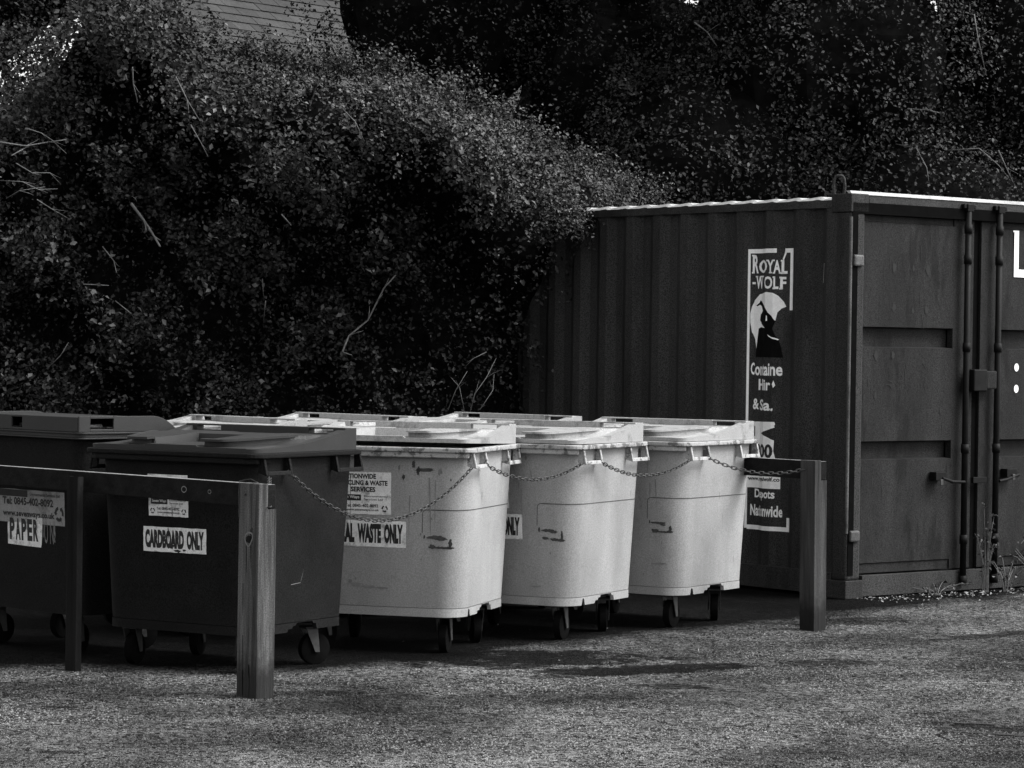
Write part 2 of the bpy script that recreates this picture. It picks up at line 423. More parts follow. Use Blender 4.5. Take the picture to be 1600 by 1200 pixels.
# ------------------------------------------------------------------ wheeled bins
BW, BD = 1.05, 0.90
YC = 0.014
def body_wd(z):
    t = (z - 0.19) / (1.06 - 0.19)
    return 0.895 + 0.08 * t, 0.755 + 0.065 * t
def rr_outline(w, d, rf, rb, n=8):
    """rounded rectangle, front (-y) corners radius rf, rear rb; starts at front-right going counter-clockwise"""
    p = []
    for cx, cy, r, a0 in ((w / 2 - rf, -d / 2 + rf, rf, -90), (w / 2 - rb, d / 2 - rb, rb, 0), (-w / 2 + rb, d / 2 - rb, rb, 90), (-w / 2 + rf, -d / 2 + rf, rf, 180)):
        for k in range(n + 1):
            a = math.radians(a0 + 90 * k / n); p.append((cx + r * math.cos(a), cy + r * math.sin(a)))
    return p
RF, RB = 0.13, 0.035
def fpt(off):
    """(x, z) on the sloping front of the body, off metres proud"""
    return lambda u, v: (u, YC - body_wd(v)[1] / 2 - off, v)

def make_body(parent, mat, hs=1.0):
    mb = MB(); zs = [0.232, 0.236, 0.30, 0.45, 0.60, 0.736, 0.740, 0.744, 0.90, 1.0, 1.045]
    rings = []
    for z in zs:
        w, d = body_wd(z)
        if z in (0.232,): w -= 0.012; d -= 0.012
        rings.append([(x, y + YC, z) for x, y in rr_outline(w, d, RF, RB)])
    n = len(rings[0])
    vs = [p for r in rings for p in r]; fs = []
    for i in range(len(zs) - 1):
        for k in range(n):
            l = (k + 1) % n; fs.append((i * n + k, i * n + l, (i + 1) * n + l, (i + 1) * n + k))
    fs.append(tuple(range(n - 1, -1, -1)))
    mb.add(vs, fs)
    # inside: an inner wall down to a false floor so the ajar lid shows a dark interior
    w, d = body_wd(1.045); inn = [(x, y + YC) for x, y in rr_outline(w - 0.03, d - 0.03, RF, RB)]
    b = len(mb.v); mb.v += [(x, y, 1.045) for x, y in inn] + [(x, y, 0.9) for x, y in inn]
    for k in range(n):
        l = (k + 1) % n
        mb.f.append(((len(zs) - 1) * n + k, (len(zs) - 1) * n + l, b + l, b + k)); mb.f.append((b + k, b + l, b + n + l, b + n + k))
    mb.f.append(tuple(b + n + k for k in range(n)))
    o = mb.build('body', mat, parent); smooth_by_angle(o, 0.5)
    return o

def make_skirt(parent, mat):
    w, d = body_wd(0.21)
    out = [(x, y + YC) for x, y in rr_outline(w + 0.004, d + 0.004, RF, RB, 8)]; n = len(out)
    # resample the outline finely and give it a lower edge with notches on the sides
    P = []
    for i in range(n):
        a, b = out[i], out[(i + 1) % n]; L = math.dist(a, b); m = max(1, int(L / 0.01))
        for k in range(m): P.append((a[0] + (b[0] - a[0]) * k / m, a[1] + (b[1] - a[1]) * k / m))
    def low(x, y):
        if abs(x) < w / 2 - 0.03: return 0.190
        if -0.235 < y < -0.20: return 0.229 - 0.012 * abs(y + 0.2175) / 0.0175
        if -0.07 < y < -0.03: return 0.205
        if -0.03 <= y < 0.0: return 0.218
        if 0.0 <= y < 0.14: return 0.231
        if 0.14 <= y < 0.17: return 0.218
        return 0.190
    mb = MB(); m = len(P); cen = 0.96
    vs = [(x, y, 0.2335) for x, y in P] + [(x, y, low(x, y)) for x, y in P] + [(x * cen, y * cen, low(x, y)) for x, y in P] + [(x * cen, y * cen, 0.2335) for x, y in P]
    fs = []
    for k in range(m):
        l = (k + 1) % m
        for j in range(3): fs.append((j * m + k, j * m + l, (j + 1) * m + l, (j + 1) * m + k))
    mb.add(vs, fs)
    o = mb.build('skirt', mat, parent); smooth_by_angle(o, 0.7); return o

def make_rim(parent, mat):
    """collar round the top: a full ledge, plus a deeper apron along the front"""
    mb = MB(); n = None
    w, d = body_wd(1.03)
    for (ow, od, rf, z0, z1, front) in ((BW, BD, 0.075, 1.036, 1.060, False), (BW - 0.018, BD - 0.018, 0.07, 1.008, 1.0355, True)):
        outer = rr_outline(ow, od, rf, 0.02, 6); inner = [(x, y + YC) for x, y in rr_outline(w - 0.004, d - 0.004, RF, RB, 6)]
        n = len(outer)
        if not front:
            vs = [(x, y, z0) for x, y in outer] + [(x, y, z1) for x, y in outer] + [(x, y, z1) for x, y in inner] + [(x, y, z0) for x, y in inner]
            fs = []
            for k in range(n):
                l = (k + 1) % n
                for j in range(4): fs.append((j * n + k, j * n + l, ((j + 1) % 4) * n + l, ((j + 1) % 4) * n + k))
            mb.add(vs, fs)
        else:
            poly = [(-ow / 2 + 0.075, -od / 2), (ow / 2 - 0.075, -od / 2), (ow / 2 - 0.02, -od / 2 + 0.04), (ow / 2 - 0.03, -0.28), (-ow / 2 + 0.03, -0.28), (-ow / 2 + 0.02, -od / 2 + 0.04)]
            mb.prism(poly, z0, z1)
    o = mb.build('rim', mat, parent, bevel=0.006)
    return o

def make_bracket(parent, mat, side, y0, y1):
    """open lifting bracket under the rim: a U frame outboard of the wall, tied back by two webs"""
    mb = MB(); zt, zb = 1.0355, 0.955; xo = 0.515; sl = 0.018; t = 0.017; dp = 0.012
    def P(x, y, z): return (side * x, y, z)
    def bar(ya, yb, za, zc):   # in the slanted outer plane
        xa = xo + sl * (zt - za) / (zt - zb); xc = xo + sl * (zt - zc) / (zt - zb)
        mb.hexa([P(xa - dp, ya, za), P(xa, ya, za), P(xa, yb, za), P(xa - dp, yb, za)], [P(xc - dp, ya, zc), P(xc, ya, zc), P(xc, yb, zc), P(xc - dp, yb, zc)])
    bar(y0, y0 + t, zb, zt); bar(y1 - t, y1, zb, zt); bar(y0 + t, y1 - t, zb, zb + 0.020)
    for y in (y0, y1 - t):
        w = body_wd(0.99)[0] / 2 - 0.004
        mb.hexa([P(w, y + .001, zb + .012), P(xo + sl - dp - .001, y + .001, zb + .002), P(xo + sl - dp - .001, y + t - .001, zb + .002), P(w, y + t - .001, zb + .012)],
                [P(w, y + .001, zt - .0005), P(xo - dp - .001, y + .001, zt - .0005), P(xo - dp - .001, y + t - .001, zt - .0005), P(w, y + t - .001, zt - .0005)])
    w2 = body_wd(0.99)[0] / 2
    return mb.build('lifting_bracket', mat, parent, bevel=0.003)

def grip_front(ax):
    return -0.345 if ax < 0.27 else -0.345 + 0.42 * ((ax - 0.27) / 0.17) ** 1.6
def grip_top(y):
    q = max(0.0, min(1.0, (y + 0.40) / 0.50)); return 0.053 + 0.019 * q * q * (3 - 2 * q)
def lid_h(x, y):
    t = max(0.0, min(1.0, (y + 0.42) / 0.80))
    ax = abs(x)
    side = 0.016 + 0.086 * t ** 2.1
    if ax < 0.155: return 0.026 if y < 0.0 else 0.067
    if ax < 0.44 and y > grip_front(ax):
        return min(grip_top(y), 0.070)
    dome = 0.070 * math.exp(-((ax - 0.37) / 0.13) ** 2) * math.exp(-((y - 0.06) / 0.22) ** 2)
    low = 0.018 if ax < 0.44 else side
    if ax < 0.44: low = 0.018 + 0.030 * t
    return max(low, dome, side * max(0.0, (ax - 0.40) / 0.095) if ax < 0.495 else side)

def make_lid(parent, mat):
    lid = MB(); nx, ny = 128, 96; w, d = BW - 0.05, BD - 0.055
    zb = 1.064; yo = 0.004
    grid = []
    for j in range(ny + 1):
        for i in range(nx + 1):
            u = -1 + 2 * i / nx; v = -1 + 2 * j / ny
            # cluster rows near the border
            x = u * w / 2; y = v * d / 2
            rc = 0.05; ex = max(0, abs(x) - (w / 2 - rc)); ey = max(0, abs(y) - (d / 2 - rc)) if v < 0 else 0
            if ex > 0 and ey > 0:
                L = math.hypot(ex, ey); k = max(ex, ey) / L
                x = math.copysign(w / 2 - rc + ex * k, x); y = -(d / 2 - rc + ey * k)
            hh = lid_h(x, y)
            if j == ny and abs(x) < w / 2: hh *= 0.97
            grid.append((x, y + yo, zb + hh))
    lid.v = grid; W1 = nx + 1
    for j in range(ny):
        for i in range(nx):
            a = j * W1 + i; lid.f.append((a, a + 1, a + W1 + 1, a + W1))
    border = [i for i in range(W1)] + [j * W1 + nx for j in range(1, ny + 1)] + [ny * W1 + i for i in range(nx - 1, -1, -1)] + [j * W1 for j in range(ny - 1, 0, -1)]
    b0 = len(lid.v)
    for k in border: lid.v.append((lid.v[k][0], lid.v[k][1], zb - 0.003))
    m = len(border)
    for k in range(m):
        l = (k + 1) % m; lid.f.append((border[k], border[l], b0 + l, b0 + k))
    lid.f.append(tuple(b0 + k for k in range(m)))
    lo = lid.build('lid', mat, parent); smooth_by_angle(lo, 0.45)
    # hinge ridge along the rear with two open hand slots
    rg_ = MB(); yr0, yr1 = 0.345, 0.400
    def seg(x0, x1, z0, z1): rg_.box(x0, x1, yr0, yr1, zb + z0, zb + z1)
    seg(-0.488, -0.4155, 0.03, 0.103); seg(-0.2695, 0.2695, 0.03, 0.103); seg(0.4155, 0.488, 0.03, 0.103)
    for s in (-1, 1):
        a, b = sorted((s * 0.27, s * 0.415))
        rg_.box(a, b, yr0, yr1, zb + 0.095, zb + 0.103); rg_.box(a, b, yr0, yr1, zb + 0.03, zb + 0.073)
    rg_.build('hinge_ridge', mat, lo, bevel=0.003)
    # two curved grip lips along the front edge
    for s in (-1, 1):
        gm_ = MB(); K = 20; top = []; bot = []
        for k in range(K + 1):
            x = 0.157 + 0.268 * k / K; yf = grip_front(x); row = []
            for q in range(5):
                y = yf - 0.055 + 0.075 * q / 4; row.append((s * x, y, zb + grip_top(yf) + 0.0025 + 0.002 * math.sin(math.pi * q / 4)))
            top.append(row); bot.append([(a, b_, c - 0.011) for a, b_, c in row])
        vs = [p for r in top for p in r] + [p for r in bot for p in r]; n5 = 5 * (K + 1); fs = []
        for k in range(K):
            for q in range(4):
                a = k * 5 + q; fs.append((a, a + 5, a + 6, a + 1)); fs.append((n5 + a, n5 + a + 1, n5 + a + 6, n5 + a + 5))
            a = k * 5; fs.append((a, n5 + a, n5 + a + 5, a + 5)); a = k * 5 + 4; fs.append((a, a + 5, n5 + a + 5, n5 + a))
        for q in range(4):
            fs.append((q, q + 1, n5 + q + 1, n5 + q)); a = K * 5 + q; fs.append((a, n5 + a, n5 + a + 1, a + 1))
        gm_.add(vs, fs)
        cur = []
        for k in range(K + 1):
            x = 0.157 + 0.268 * k / K; yf = grip_front(x) - 0.016
            cur += [(s * x, yf, zb + 0.014), (s * x, yf, zb + grip_top(grip_front(x)) - 0.006)]
        gm_.add(cur, [(2 * k, 2 * k + 2, 2 * k + 3, 2 * k + 1) for k in range(K)])
        go = gm_.build('lid_grip', mat, lo); smooth_by_angle(go, 0.8)
    return lo

def make_castor(parent, x, y, yaw, r=0.078):
    fk = MB(); c, s = math.cos(yaw), math.sin(yaw); mt = Matrix.Translation((x, y, 0)) @ Matrix.Rotation(yaw, 4, 'Z')
    # wheel axle runs along local x
    fk.box(-0.036, 0.036, -0.035, 0.035, 0.178, 0.1895, mt)
    for q in (-1, 1):
        xs = sorted((q * 0.031, q * 0.037))
        fk.hexa([mt @ Vector((xs[0], 0.02, 0.062)), mt @ Vector((xs[1], 0.02, 0.062)), mt @ Vector((xs[1], 0.045, 0.062)), mt @ Vector((xs[0], 0.045, 0.062))],
                [mt @ Vector((xs[0], -0.03, 0.1775)), mt @ Vector((xs[1], -0.03, 0.1775)), mt @ Vector((xs[1], 0.033, 0.1775)), mt @ Vector((xs[0], 0.033, 0.1775))])
    f = fk.build('castor', 'fork_metal', parent, bevel=0.001, seg=1)
    wh = MB(); ctr = mt @ Vector((0, 0.03, r)); ax = (mt.to_3x3() @ Vector((1, 0, 0)))
    pts = [ctr - ax * 0.023, ctr - ax * 0.019, ctr + ax * 0.019, ctr + ax * 0.023]
    wh.tube(pts, [r - 0.008, r, r, r - 0.008], 28)
    w_ = wh.build('wheel', 'black_rubber', f); smooth_by_angle(w_, 0.5)

def make_bin(loc_c, deg, mats, ajar=0.0, castors=True, yaws=(0.2, -0.1, 0.4, 0.1)):
    body, lid, rim = mats
    root = empty('wheeled_bin', (loc_c[0], loc_c[1], 0), -math.radians(deg))
    make_body(root, body); make_skirt(root, body); make_rim(root, rim)
    for s in (-1, 1):
        make_bracket(root, rim, s, -0.375, -0.155); make_bracket(root, rim, s, 0.225, 0.452)
    lo = make_lid(root, lid)
    for k, (x, y) in enumerate(((0.335, -0.27), (-0.335, -0.27), (0.345, 0.26), (-0.345, 0.26))):
        make_castor(root, x, y, yaws[k])
    if ajar:
        set_ajar(lo, ajar)
    return root

def set_ajar(lo, ang):
    piv = Vector((0, 0.42, 1.064))
    lo.rotation_euler = (-ang, 0, 0)
    R = Matrix.Rotation(-ang, 3, 'X')
    lo.location = piv - R @ piv

def copy_tree(o, parent=None, skip=()):
    c = o.copy(); COL.objects.link(c)
    if parent is not None: c.parent = parent
    for ch in o.children:
        if ch.name.split('.')[0] in skip: continue
        copy_tree(ch, c)
    return c

def groove(parent, mat='dirt_mark'):
    """pressed seam that frames the plate on the front-right of the body"""
    mb = MB(); z = 0.740; w, d = body_wd(z)
    out = [(x, y + YC) for x, y in [(0.27, -d / 2)] + rr_outline(w, d, RF, RB, 8)[:12]]
    th = 0.0022; pro = 0.0015
    n = len(out)
    def off(i, e):
        a = Vector(out[max(0, i - 1)]); b = Vector(out[min(n - 1, i + 1)]); t = (b - a).normalized()
        return (out[i][0] + t.y * e, out[i][1] - t.x * e)
    vs = []; fs = []
    for i in range(n):
        x, y = off(i, pro); vs += [(x, y, z - th), (x, y, z + th)]
    for i in range(n - 1): fs.append((2 * i, 2 * i + 2, 2 * i + 3, 2 * i + 1))
    mb.add(vs, fs)
    # short rounded turn and the long vertical run down the front
    pts = [(0.27, 0.740), (0.257, 0.736), (0.250, 0.726), (0.248, 0.70), (0.247, 0.62)]
    for (a, b) in zip(pts[:-1], pts[1:]):
        da = Vector((b[0] - a[0], b[1] - a[1])).normalized(); nn = Vector((-da.y, da.x)) * 0.0016
        q = [fpt(pro)(a[0] - nn.x, a[1] - nn.y), fpt(pro)(b[0] - nn.x, b[1] - nn.y), fpt(pro)(b[0] + nn.x, b[1] + nn.y), fpt(pro)(a[0] + nn.x, a[1] + nn.y)]
        mb.add(q, [(0, 1, 2, 3)])
    return mb.build('seam', mat, parent)

def blob2(cx, cy, rx, ry, seed, n=22, amp=0.35):
    rr = random.Random(seed)
    return poly2([(cx + rx * math.cos(6.283 * k / n) * (1 + rr.uniform(-amp, amp)), cy + ry * math.sin(6.283 * k / n) * (1 + rr.uniform(-amp, amp))) for k in range(n)])

def marks(parent, seed):
    """rubbed-off lever shaped emblem on the front right of the body, worn differently on every bin"""
    rr = random.Random(seed); f = lambda a: a * rr.uniform(0.7, 1.25)
    base = [(0.320, 0.598, 0.045, 0.0080), (0.350, 0.591, 0.028, 0.006), (0.300, 0.553, 0.020, 0.010), (0.352, 0.549, 0.030, 0.0065), (0.392, 0.549, 0.024, 0.008), (0.398, 0.570, 0.008, 0.024), (0.262, 0.600, 0.006, 0.012)]
    for k, (x, z, a, b) in enumerate(base):
        place2(blob2(x + rr.uniform(-.004, .004), z + rr.uniform(-.003, .003), f(a), f(b), seed * 7 + k, 26, 0.28), fpt(0.0018 + 0.0001 * k), 'grime_mark', 'dirt_mark', parent)

LIGHT = ('light_plastic', 'light_lid', 'light_rim'); DARK = ('dark_plastic', 'dark_lid', 'dark_plastic')
# --- general waste bin (first light one)
def near_to_centre(nx, ny, deg, w=BW, d=BD):
    t = math.radians(deg); ex = Vector((math.cos(t), -math.sin(t))); ey = Vector((math.sin(t), math.cos(t)))
    c = Vector((nx, ny)) - ex * w / 2 + ey * d / 2; return (c.x, c.y)
c3 = near_to_centre(-0.201, 14.15, 16.5)
b3 = make_bin(c3, 16.5, LIGHT, ajar=math.radians(1.7), yaws=(0.1, -0.3, 0.5, 0.2))
groove(b3)
def info_label(parent, u0, u1, v0, v1, mat='white_sticker', head=None, tilt=0.0):
    """waste firm's sticker; head = list of big lines above the name block"""
    cu, cv = (u0 + u1) / 2, (v0 + v1) / 2
    def tl(off):
        f = fpt(off); ct, st = math.cos(tilt), math.sin(tilt)
        return lambda u, v: f(cu + (u - cu) * ct - (v - cv) * st, cv + (u - cu) * st + (v - cv) * ct)
    W = u1 - u0; H = v1 - v0
    lb = place2(ragged(u0, u1, v0, v1, int(abs(u0) * 1000) + 3, 0.0012), tl(0.0015), 'label', mat, parent)
    U = lambda a: u0 + W * a
    V = lambda a: v0 + H * a
    pcs = []; inv = []
    top = 0.96
    if head:
        hh = 0.155
        for i, (t, a, b) in enumerate(head):
            pcs.append(words(t, U(a), U(b), V(top - hh * (i + 1) + 0.035), V(top - hh * i), 0.045))
        top -= hh * len(head)
    k = top / 0.96
    pcs.append(round_rect2(U(0.06), U(0.48), V(0.62 * k), V(0.90 * k), H * 0.03 * k))
    inv.append(words("Seven Ways", U(0.09), U(0.45), V(0.68 * k), V(0.86 * k), 0.015))
    pcs.append(words("Environmental", U(0.53), U(0.94), V(0.79 * k), V(0.88 * k), 0.01))
    pcs.append(words("Services Ltd", U(0.53), U(0.86), V(0.64 * k), V(0.74 * k), 0.01))
    pcs.append(words("Tel: 0845-402-8092", U(0.20), U(0.78), V(0.32 * k), V(0.47 * k), 0.025))
    pcs.append(words("www.sevenways.co.uk", U(0.22), U(0.79), V(0.12 * k), V(0.26 * k), 0.02))
    pcs.append(recycle2(U(0.10), V(0.27 * k), H * 0.12 * k, H * 0.06 * k)); pcs.append(recycle2(U(0.89), V(0.27 * k), H * 0.12 * k, H * 0.06 * k))
    place2(flat2(*pcs), tl(0.0023), 'lettering', 'ink', lb)
    place2(flat2(*inv), tl(0.0030), 'pale_lettering', mat, lb)
    return lb

def word_label(parent, text, u0, u1, v0, v1, mat='white_sticker', tilt=0.0, sub=None, seed=0):
    cu, cv = (u0 + u1) / 2, (v0 + v1) / 2
    def tl(off):
        f = fpt(off); ct, st = math.cos(tilt), math.sin(tilt)
        return lambda u, v: f(cu + (u - cu) * ct - (v - cv) * st, cv + (u - cu) * st + (v - cv) * ct)
    lb = place2(sub or ragged(u0, u1, v0, v1, seed, 0.0012), tl(0.0015), 'label', mat, parent)
    H = v1 - v0; W = u1 - u0
    ws = text.split(); tot = sum(len(w) for w in ws) + 0.55 * (len(ws) - 1); x = u0 + 0.03 * W; unit = 0.94 * W / tot; pcs = []
    for w in ws:
        pcs.append(words(w, x, x + unit * len(w) - 0.08 * unit, v0 + 0.14 * H, v1 - 0.11 * H, 0.066)); x += unit * (len(w) + 0.55)
    place2(flat2(*pcs), tl(0.0023), 'lettering', 'ink', lb)
    return lb

def general_labels(b, word_u=(-0.315, 0.159)):
    info_label(b, -0.235, 0.078, 0.708, 0.925, head=[("NATIONWIDE", 0.14, 0.74), ("RECYCLING & WASTE", 0.03, 0.94), ("SERVICES", 0.30, 0.73)])
    word_label(b, "GENERAL WASTE ONLY", word_u[0], word_u[1], 0.541, 0.676, seed=5)
def stains(b, seed):
    rr = random.Random(seed); pcs = []
    for k in range(6):
        pcs.append((blob2(rr.uniform(-0.45, 0.35), rr.uniform(0.93, 0.985), rr.uniform(0.003, 0.010), rr.uniform(0.008, 0.02), seed + k), 'scuff'))
    for k in range(6):
        pcs.append((blob2(rr.uniform(-0.4, 0.4), rr.uniform(0.3, 0.9), rr.uniform(0.002, 0.004), rr.uniform(0.003, 0.008), seed + 30 + k), 'scuff'))
    for k in range(9):      # rain drips from the rim and rub marks low down
        x = rr.uniform(-0.42, 0.38); z1 = rr.uniform(0.80, 1.0); l = rr.uniform(0.06, 0.35); w = rr.uniform(0.002, 0.006); q = rr.uniform(-.006, .006)
        pcs.append((poly2([(x - w, z1), (x + w, z1), (x + w * .6 + q, z1 - l * .5), (x + q * 1.5, z1 - l), (x - w * .5 + q, z1 - l * .6)]), 'drip'))
    for k in range(5):
        x = rr.uniform(-0.40, 0.36); z = rr.uniform(0.26, 0.40); pcs.append((blob2(x, z, rr.uniform(0.01, 0.05), rr.uniform(0.003, 0.010), seed + 60 + k, 30, 0.4), 'drip'))
    for k, (pc, m_) in enumerate(pcs): place2(pc, fpt(0.0010 + 0.00004 * k), 'stain', m_, b)
    for k in range(5):      # a few scrapes on the right hand end
        y = rr.uniform(-0.25, 0.34); z = rr.uniform(0.35, 0.95); l = rr.uniform(0.02, 0.09); w = rr.uniform(0.0015, 0.004)
        pc = poly2([(y - w, z), (y + w, z + rr.uniform(0, .01)), (y + rr.uniform(-.02, .02), z - l)])
        place2(pc, lambda u, v: (body_wd(v)[0] / 2 + 0.0012, u, v), 'stain', 'drip', b)
# lid and rim marks for the first light bin: a T shaped scuff, spots and mould on the lid front
marks(b3, 20)
for pc in (blob2(0.262, 0.945, 0.055, 0.008, 51), blob2(0.225, 0.94, 0.008, 0.026, 52), blob2(0.145, 0.905, 0.008, 0.013, 53), blob2(0.40, 0.895, 0.004, 0.006, 54), blob2(0.20, 0.97, 0.01, 0.02, 55)): place2(pc, fpt(0.0018), 'grime_mark', 'dirt_mark', b3)
general_labels(b3)
stains(b3, 70)
tag(b3, 'pale general waste bin with its lid slightly ajar, beside the dark cardboard bin', 'bin', 'wheeled waste bins chained in a row')

# --- next two light bins
c4 = near_to_centre(0.362, 14.85, 27.0)
b4 = copy_tree(b3, skip=('stain', 'grime_mark')); stains(b4, 170); marks(b4, 31); b4.location = (c4[0], c4[1], 0); b4.rotation_euler = (0, 0, -math.radians(27.0))
tag(b4, 'middle one of the three pale bins in the front row')
c5 = near_to_centre(0.975, 15.60, 32.0)
b5 = copy_tree(b3, skip=('label', 'stain', 'grime_mark')); stains(b5, 270); marks(b5, 44); b5.location = (c5[0], c5[1], 0); b5.rotation_euler = (0, 0, -math.radians(32.0))
tag(b5, 'pale bin at the right end of the front row, beside the container sign')
def child(o, nm): return next(c for c in o.children if c.name.split('.')[0] == nm)
for b, a in ((b4, 0.25), (b5, 0.1)):
    lo = child(b, 'lid'); set_ajar(lo, math.radians(a))
# --- back row
def rear_left_to_centre(x, y, deg):
    t = math.radians(deg); ex = Vector((math.cos(t), -math.sin(t))); ey = Vector((math.sin(t), math.cos(t)))
    c = Vector((x, y)) + ex * (BW / 2 - 0.03) - ey * (BD / 2 - 0.03); return (c.x, c.y)
backs = [((-1.805, 16.10), 47.0, 0.2, 'pale bin in the back row behind the dark cardboard bin, only its lid showing'),
         ((-1.27, 17.00), 43.0, 0.5, 'pale bin in the back row behind the general waste bin, lid showing'),
         ((-0.317, 17.60), 42.0, 0.6, 'pale bin furthest back, its lid showing in front of the container wall')]
for (xy, deg, aj, lab) in backs:
    c = rear_left_to_centre(xy[0], xy[1], deg)
    b = copy_tree(b3, skip=('label', 'grime_mark', 'stain', 'seam')); b.location = (c[0], c[1], 0); b.rotation_euler = (0, 0, -math.radians(deg))
    tag(b, lab); set_ajar(child(b, 'lid'), math.radians(aj))

# --- dark cardboard bin
c2 = near_to_centre(-1.19, 13.07, 30.5)
b2 = make_bin(c2, 30.5, DARK, yaws=(0.6, 0.2, -0.5, 0.3))
info_label(b2, -0.152, 0.085, 0.742, 0.835)
word_label(b2, "CARDBOARD ONLY", -0.186, 0.190, 0.570, 0.690, seed=9)
for pc in (blob2(-0.02, 0.60, 0.02, 0.012, 61), blob2(-0.035, 0.66, 0.003, 0.03, 62), blob2(0.02, 0.578, 0.02, 0.006, 63), blob2(-0.01, 0.765, 0.002, 0.03, 64), blob2(0.06, 0.583, 0.01, 0.005, 65)): place2(pc, fpt(0.0032), 'grime_mark', 'ink', b2)
lbt = place2(rect2(-0.157, 0.082, 0.86, 0.943), fpt(0.0015), 'label', 'white_sticker', b2)
tag(b2, 'dark cardboard bin with light labels, standing behind the left timber post', 'bin', 'wheeled waste bins chained in a row')
sc = MB()
for (y0, z0, y1, z1, w_) in ((-0.06, 0.42, 0.02, 0.425, .0012), (0.02, 0.43, 0.035, 0.47, .002), (0.035, .47, 0.04, .49, .001)):
    def q(y, z): return (body_wd(z)[0] / 2 + 0.0012, y, z)
    sc.add([q(y0, z0 - w_), q(y1, z1 - w_), q(y1, z1 + w_), q(y0, z0 + w_)], [(0, 1, 2, 3)])
sc.build('scratch', 'scuff', b2)

# --- dark paper bin at the left edge, with a deep box lid
pt = math.radians(44); ex = Vector((math.cos(pt), -math.sin(pt))); ey = Vector((math.sin(pt), math.cos(pt)))
PD = 0.66
cp = Vector((-2.142, 13.86)) - ex * BW / 2 + ey * PD / 2
bp_ = empty('wheeled_bin', (cp.x, cp.y, 0), -pt)
def pw(z): t = (z - .2) / .9; return 0.87 + 0.09 * t, 0.50 + 0.07 * t
mb = MB(); zs = (0.20, 0.5, 0.8, 1.095); rings = [[(x, y, z) for x, y in rr_outline(pw(z)[0], pw(z)[1], 0.08, 0.04)] for z in zs]; n = len(rings[0])
vs = [p for r in rings for p in r]; fs = [(i * n + k, i * n + (k + 1) % n, (i + 1) * n + (k + 1) % n, (i + 1) * n + k) for i in range(3) for k in range(n)]
fs += [tuple(range(n - 1, -1, -1)), tuple(3 * n + k for k in range(n))]
mb.add(vs, fs); smooth_by_angle(mb.build('body', 'dark_plastic', bp_), 0.5)
mb = MB(); mb.prism(rr_outline(BW, PD, 0.05, 0.03), 1.114, 1.1225); mb.prism(rr_outline(BW - 0.02, PD - 0.02, 0.05, 0.03), 1.096, 1.1135)
mb.prism(rr_outline(BW - 0.006, PD - 0.006, 0.05, 0.03), 1.088, 1.0955)
mb.build('rim', 'dark_lid', bp_, bevel=0.002)
# box lid: side walls rise 75 mm, with rectangular hand holes at the front corners
mb = MB(); L = BW - 0.04; Dl = PD - 0.03
def wallprofile(y):   # y from -Dl/2 (front) to Dl/2
    t = (y + Dl / 2) / Dl
    if t < 0.72: return 0.078 if not 0.26 < t < 0.36 else 0.082
    return 0.078 - 0.078 * ((t - 0.72) / 0.28) ** 2.2
zl = 1.124
for s in (-1, 1):
    xo = s * L / 2; xi = s * (L / 2 - 0.012)
    ys = [-Dl / 2 + Dl * k / 40 for k in range(41)]
    h0, h1 = -Dl / 2 + 0.07, -Dl / 2 + 0.215
    def wall(ya, yb, za, zb_):
        x0, x1 = sorted((xo, xi)); mb.box(x0, x1, ya, yb, zl + za, zl + zb_)
    wall(-Dl / 2, h0, 0, 0.078); wall(h0, h1, 0, 0.014); wall(h0, h1, 0.066, 0.078); 
    pts = [(h1, 0)] + [(Dl / 2, 0)] + [(y, wallprofile(y)) for y in reversed(ys) if y > h1 and y < Dl / 2] + [(h1, 0.078)]
    m = len(pts); vs = [(xo, y, zl + z) for y, z in pts] + [(xi, y, zl + z) for y, z in pts]
    mb.add(vs, [tuple(range(m)), tuple(range(2 * m - 1, m - 1, -1))] + [(i, (i + 1) % m, m + (i + 1) % m, m + i) for i in range(m)])
# front wall with one hand hole, top sheet
fy0, fy1 = -Dl / 2, -Dl / 2 + 0.012
hx0, hx1 = -0.06, 0.03
for (a, b, za, zb_) in ((-L / 2 + .0125, hx0, 0, .074), (hx0, hx1, 0, .012), (hx0, hx1, .064, .074), (hx1, L / 2 - .0125, 0, .074)): mb.box(a, b, fy0, fy1, zl + za, zl + zb_)
mb.add([(-L / 2 + .013, -Dl / 2 + 0.0125, zl + 0.072), (L / 2 - .013, -Dl / 2 + 0.0125, zl + 0.072), (L / 2 - .013, Dl * 0.2, zl + 0.072), (L / 2 - .013, Dl * 0.5, zl + 0.002), (-L / 2 + .013, Dl * 0.5, zl + 0.002), (-L / 2 + .013, Dl * 0.2, zl + 0.072)], [(0, 1, 2, 5), (5, 2, 3, 4)])
lidp = mb.build('lid', 'dark_lid', bp_, bevel=0.002)
mb = MB()
mb.cyl((L / 2 - 0.045, -Dl / 2 + 0.115, zl + 0.026), (0, 1, 0), 0.013, 0.11, 12)
mb.cyl((-0.015, -Dl / 2 + 0.05, zl + 0.026), (1, 0, 0), 0.008, 0.07, 12)
mb.build('grip_bar', 'fork_metal', lidp, smooth=True)
for (x, y, yw) in ((0.33, -0.2, 0.3), (-0.33, -0.2, 0.1), (0.33, 0.2, -0.3), (-0.33, 0.2, 0.2)): make_castor(bp_, x, y, yw)
fp0 = fpt
def fpt(off): return lambda u, v: (u, -pw(v)[1] / 2 - off, v)
lb = place2(ragged(-0.62 + 0.13, 0.338, 0.645, 0.815, 12, 0.001), lambda u, v: fpt(0.0015)(u, v), 'label', 'grey_sticker', bp_)
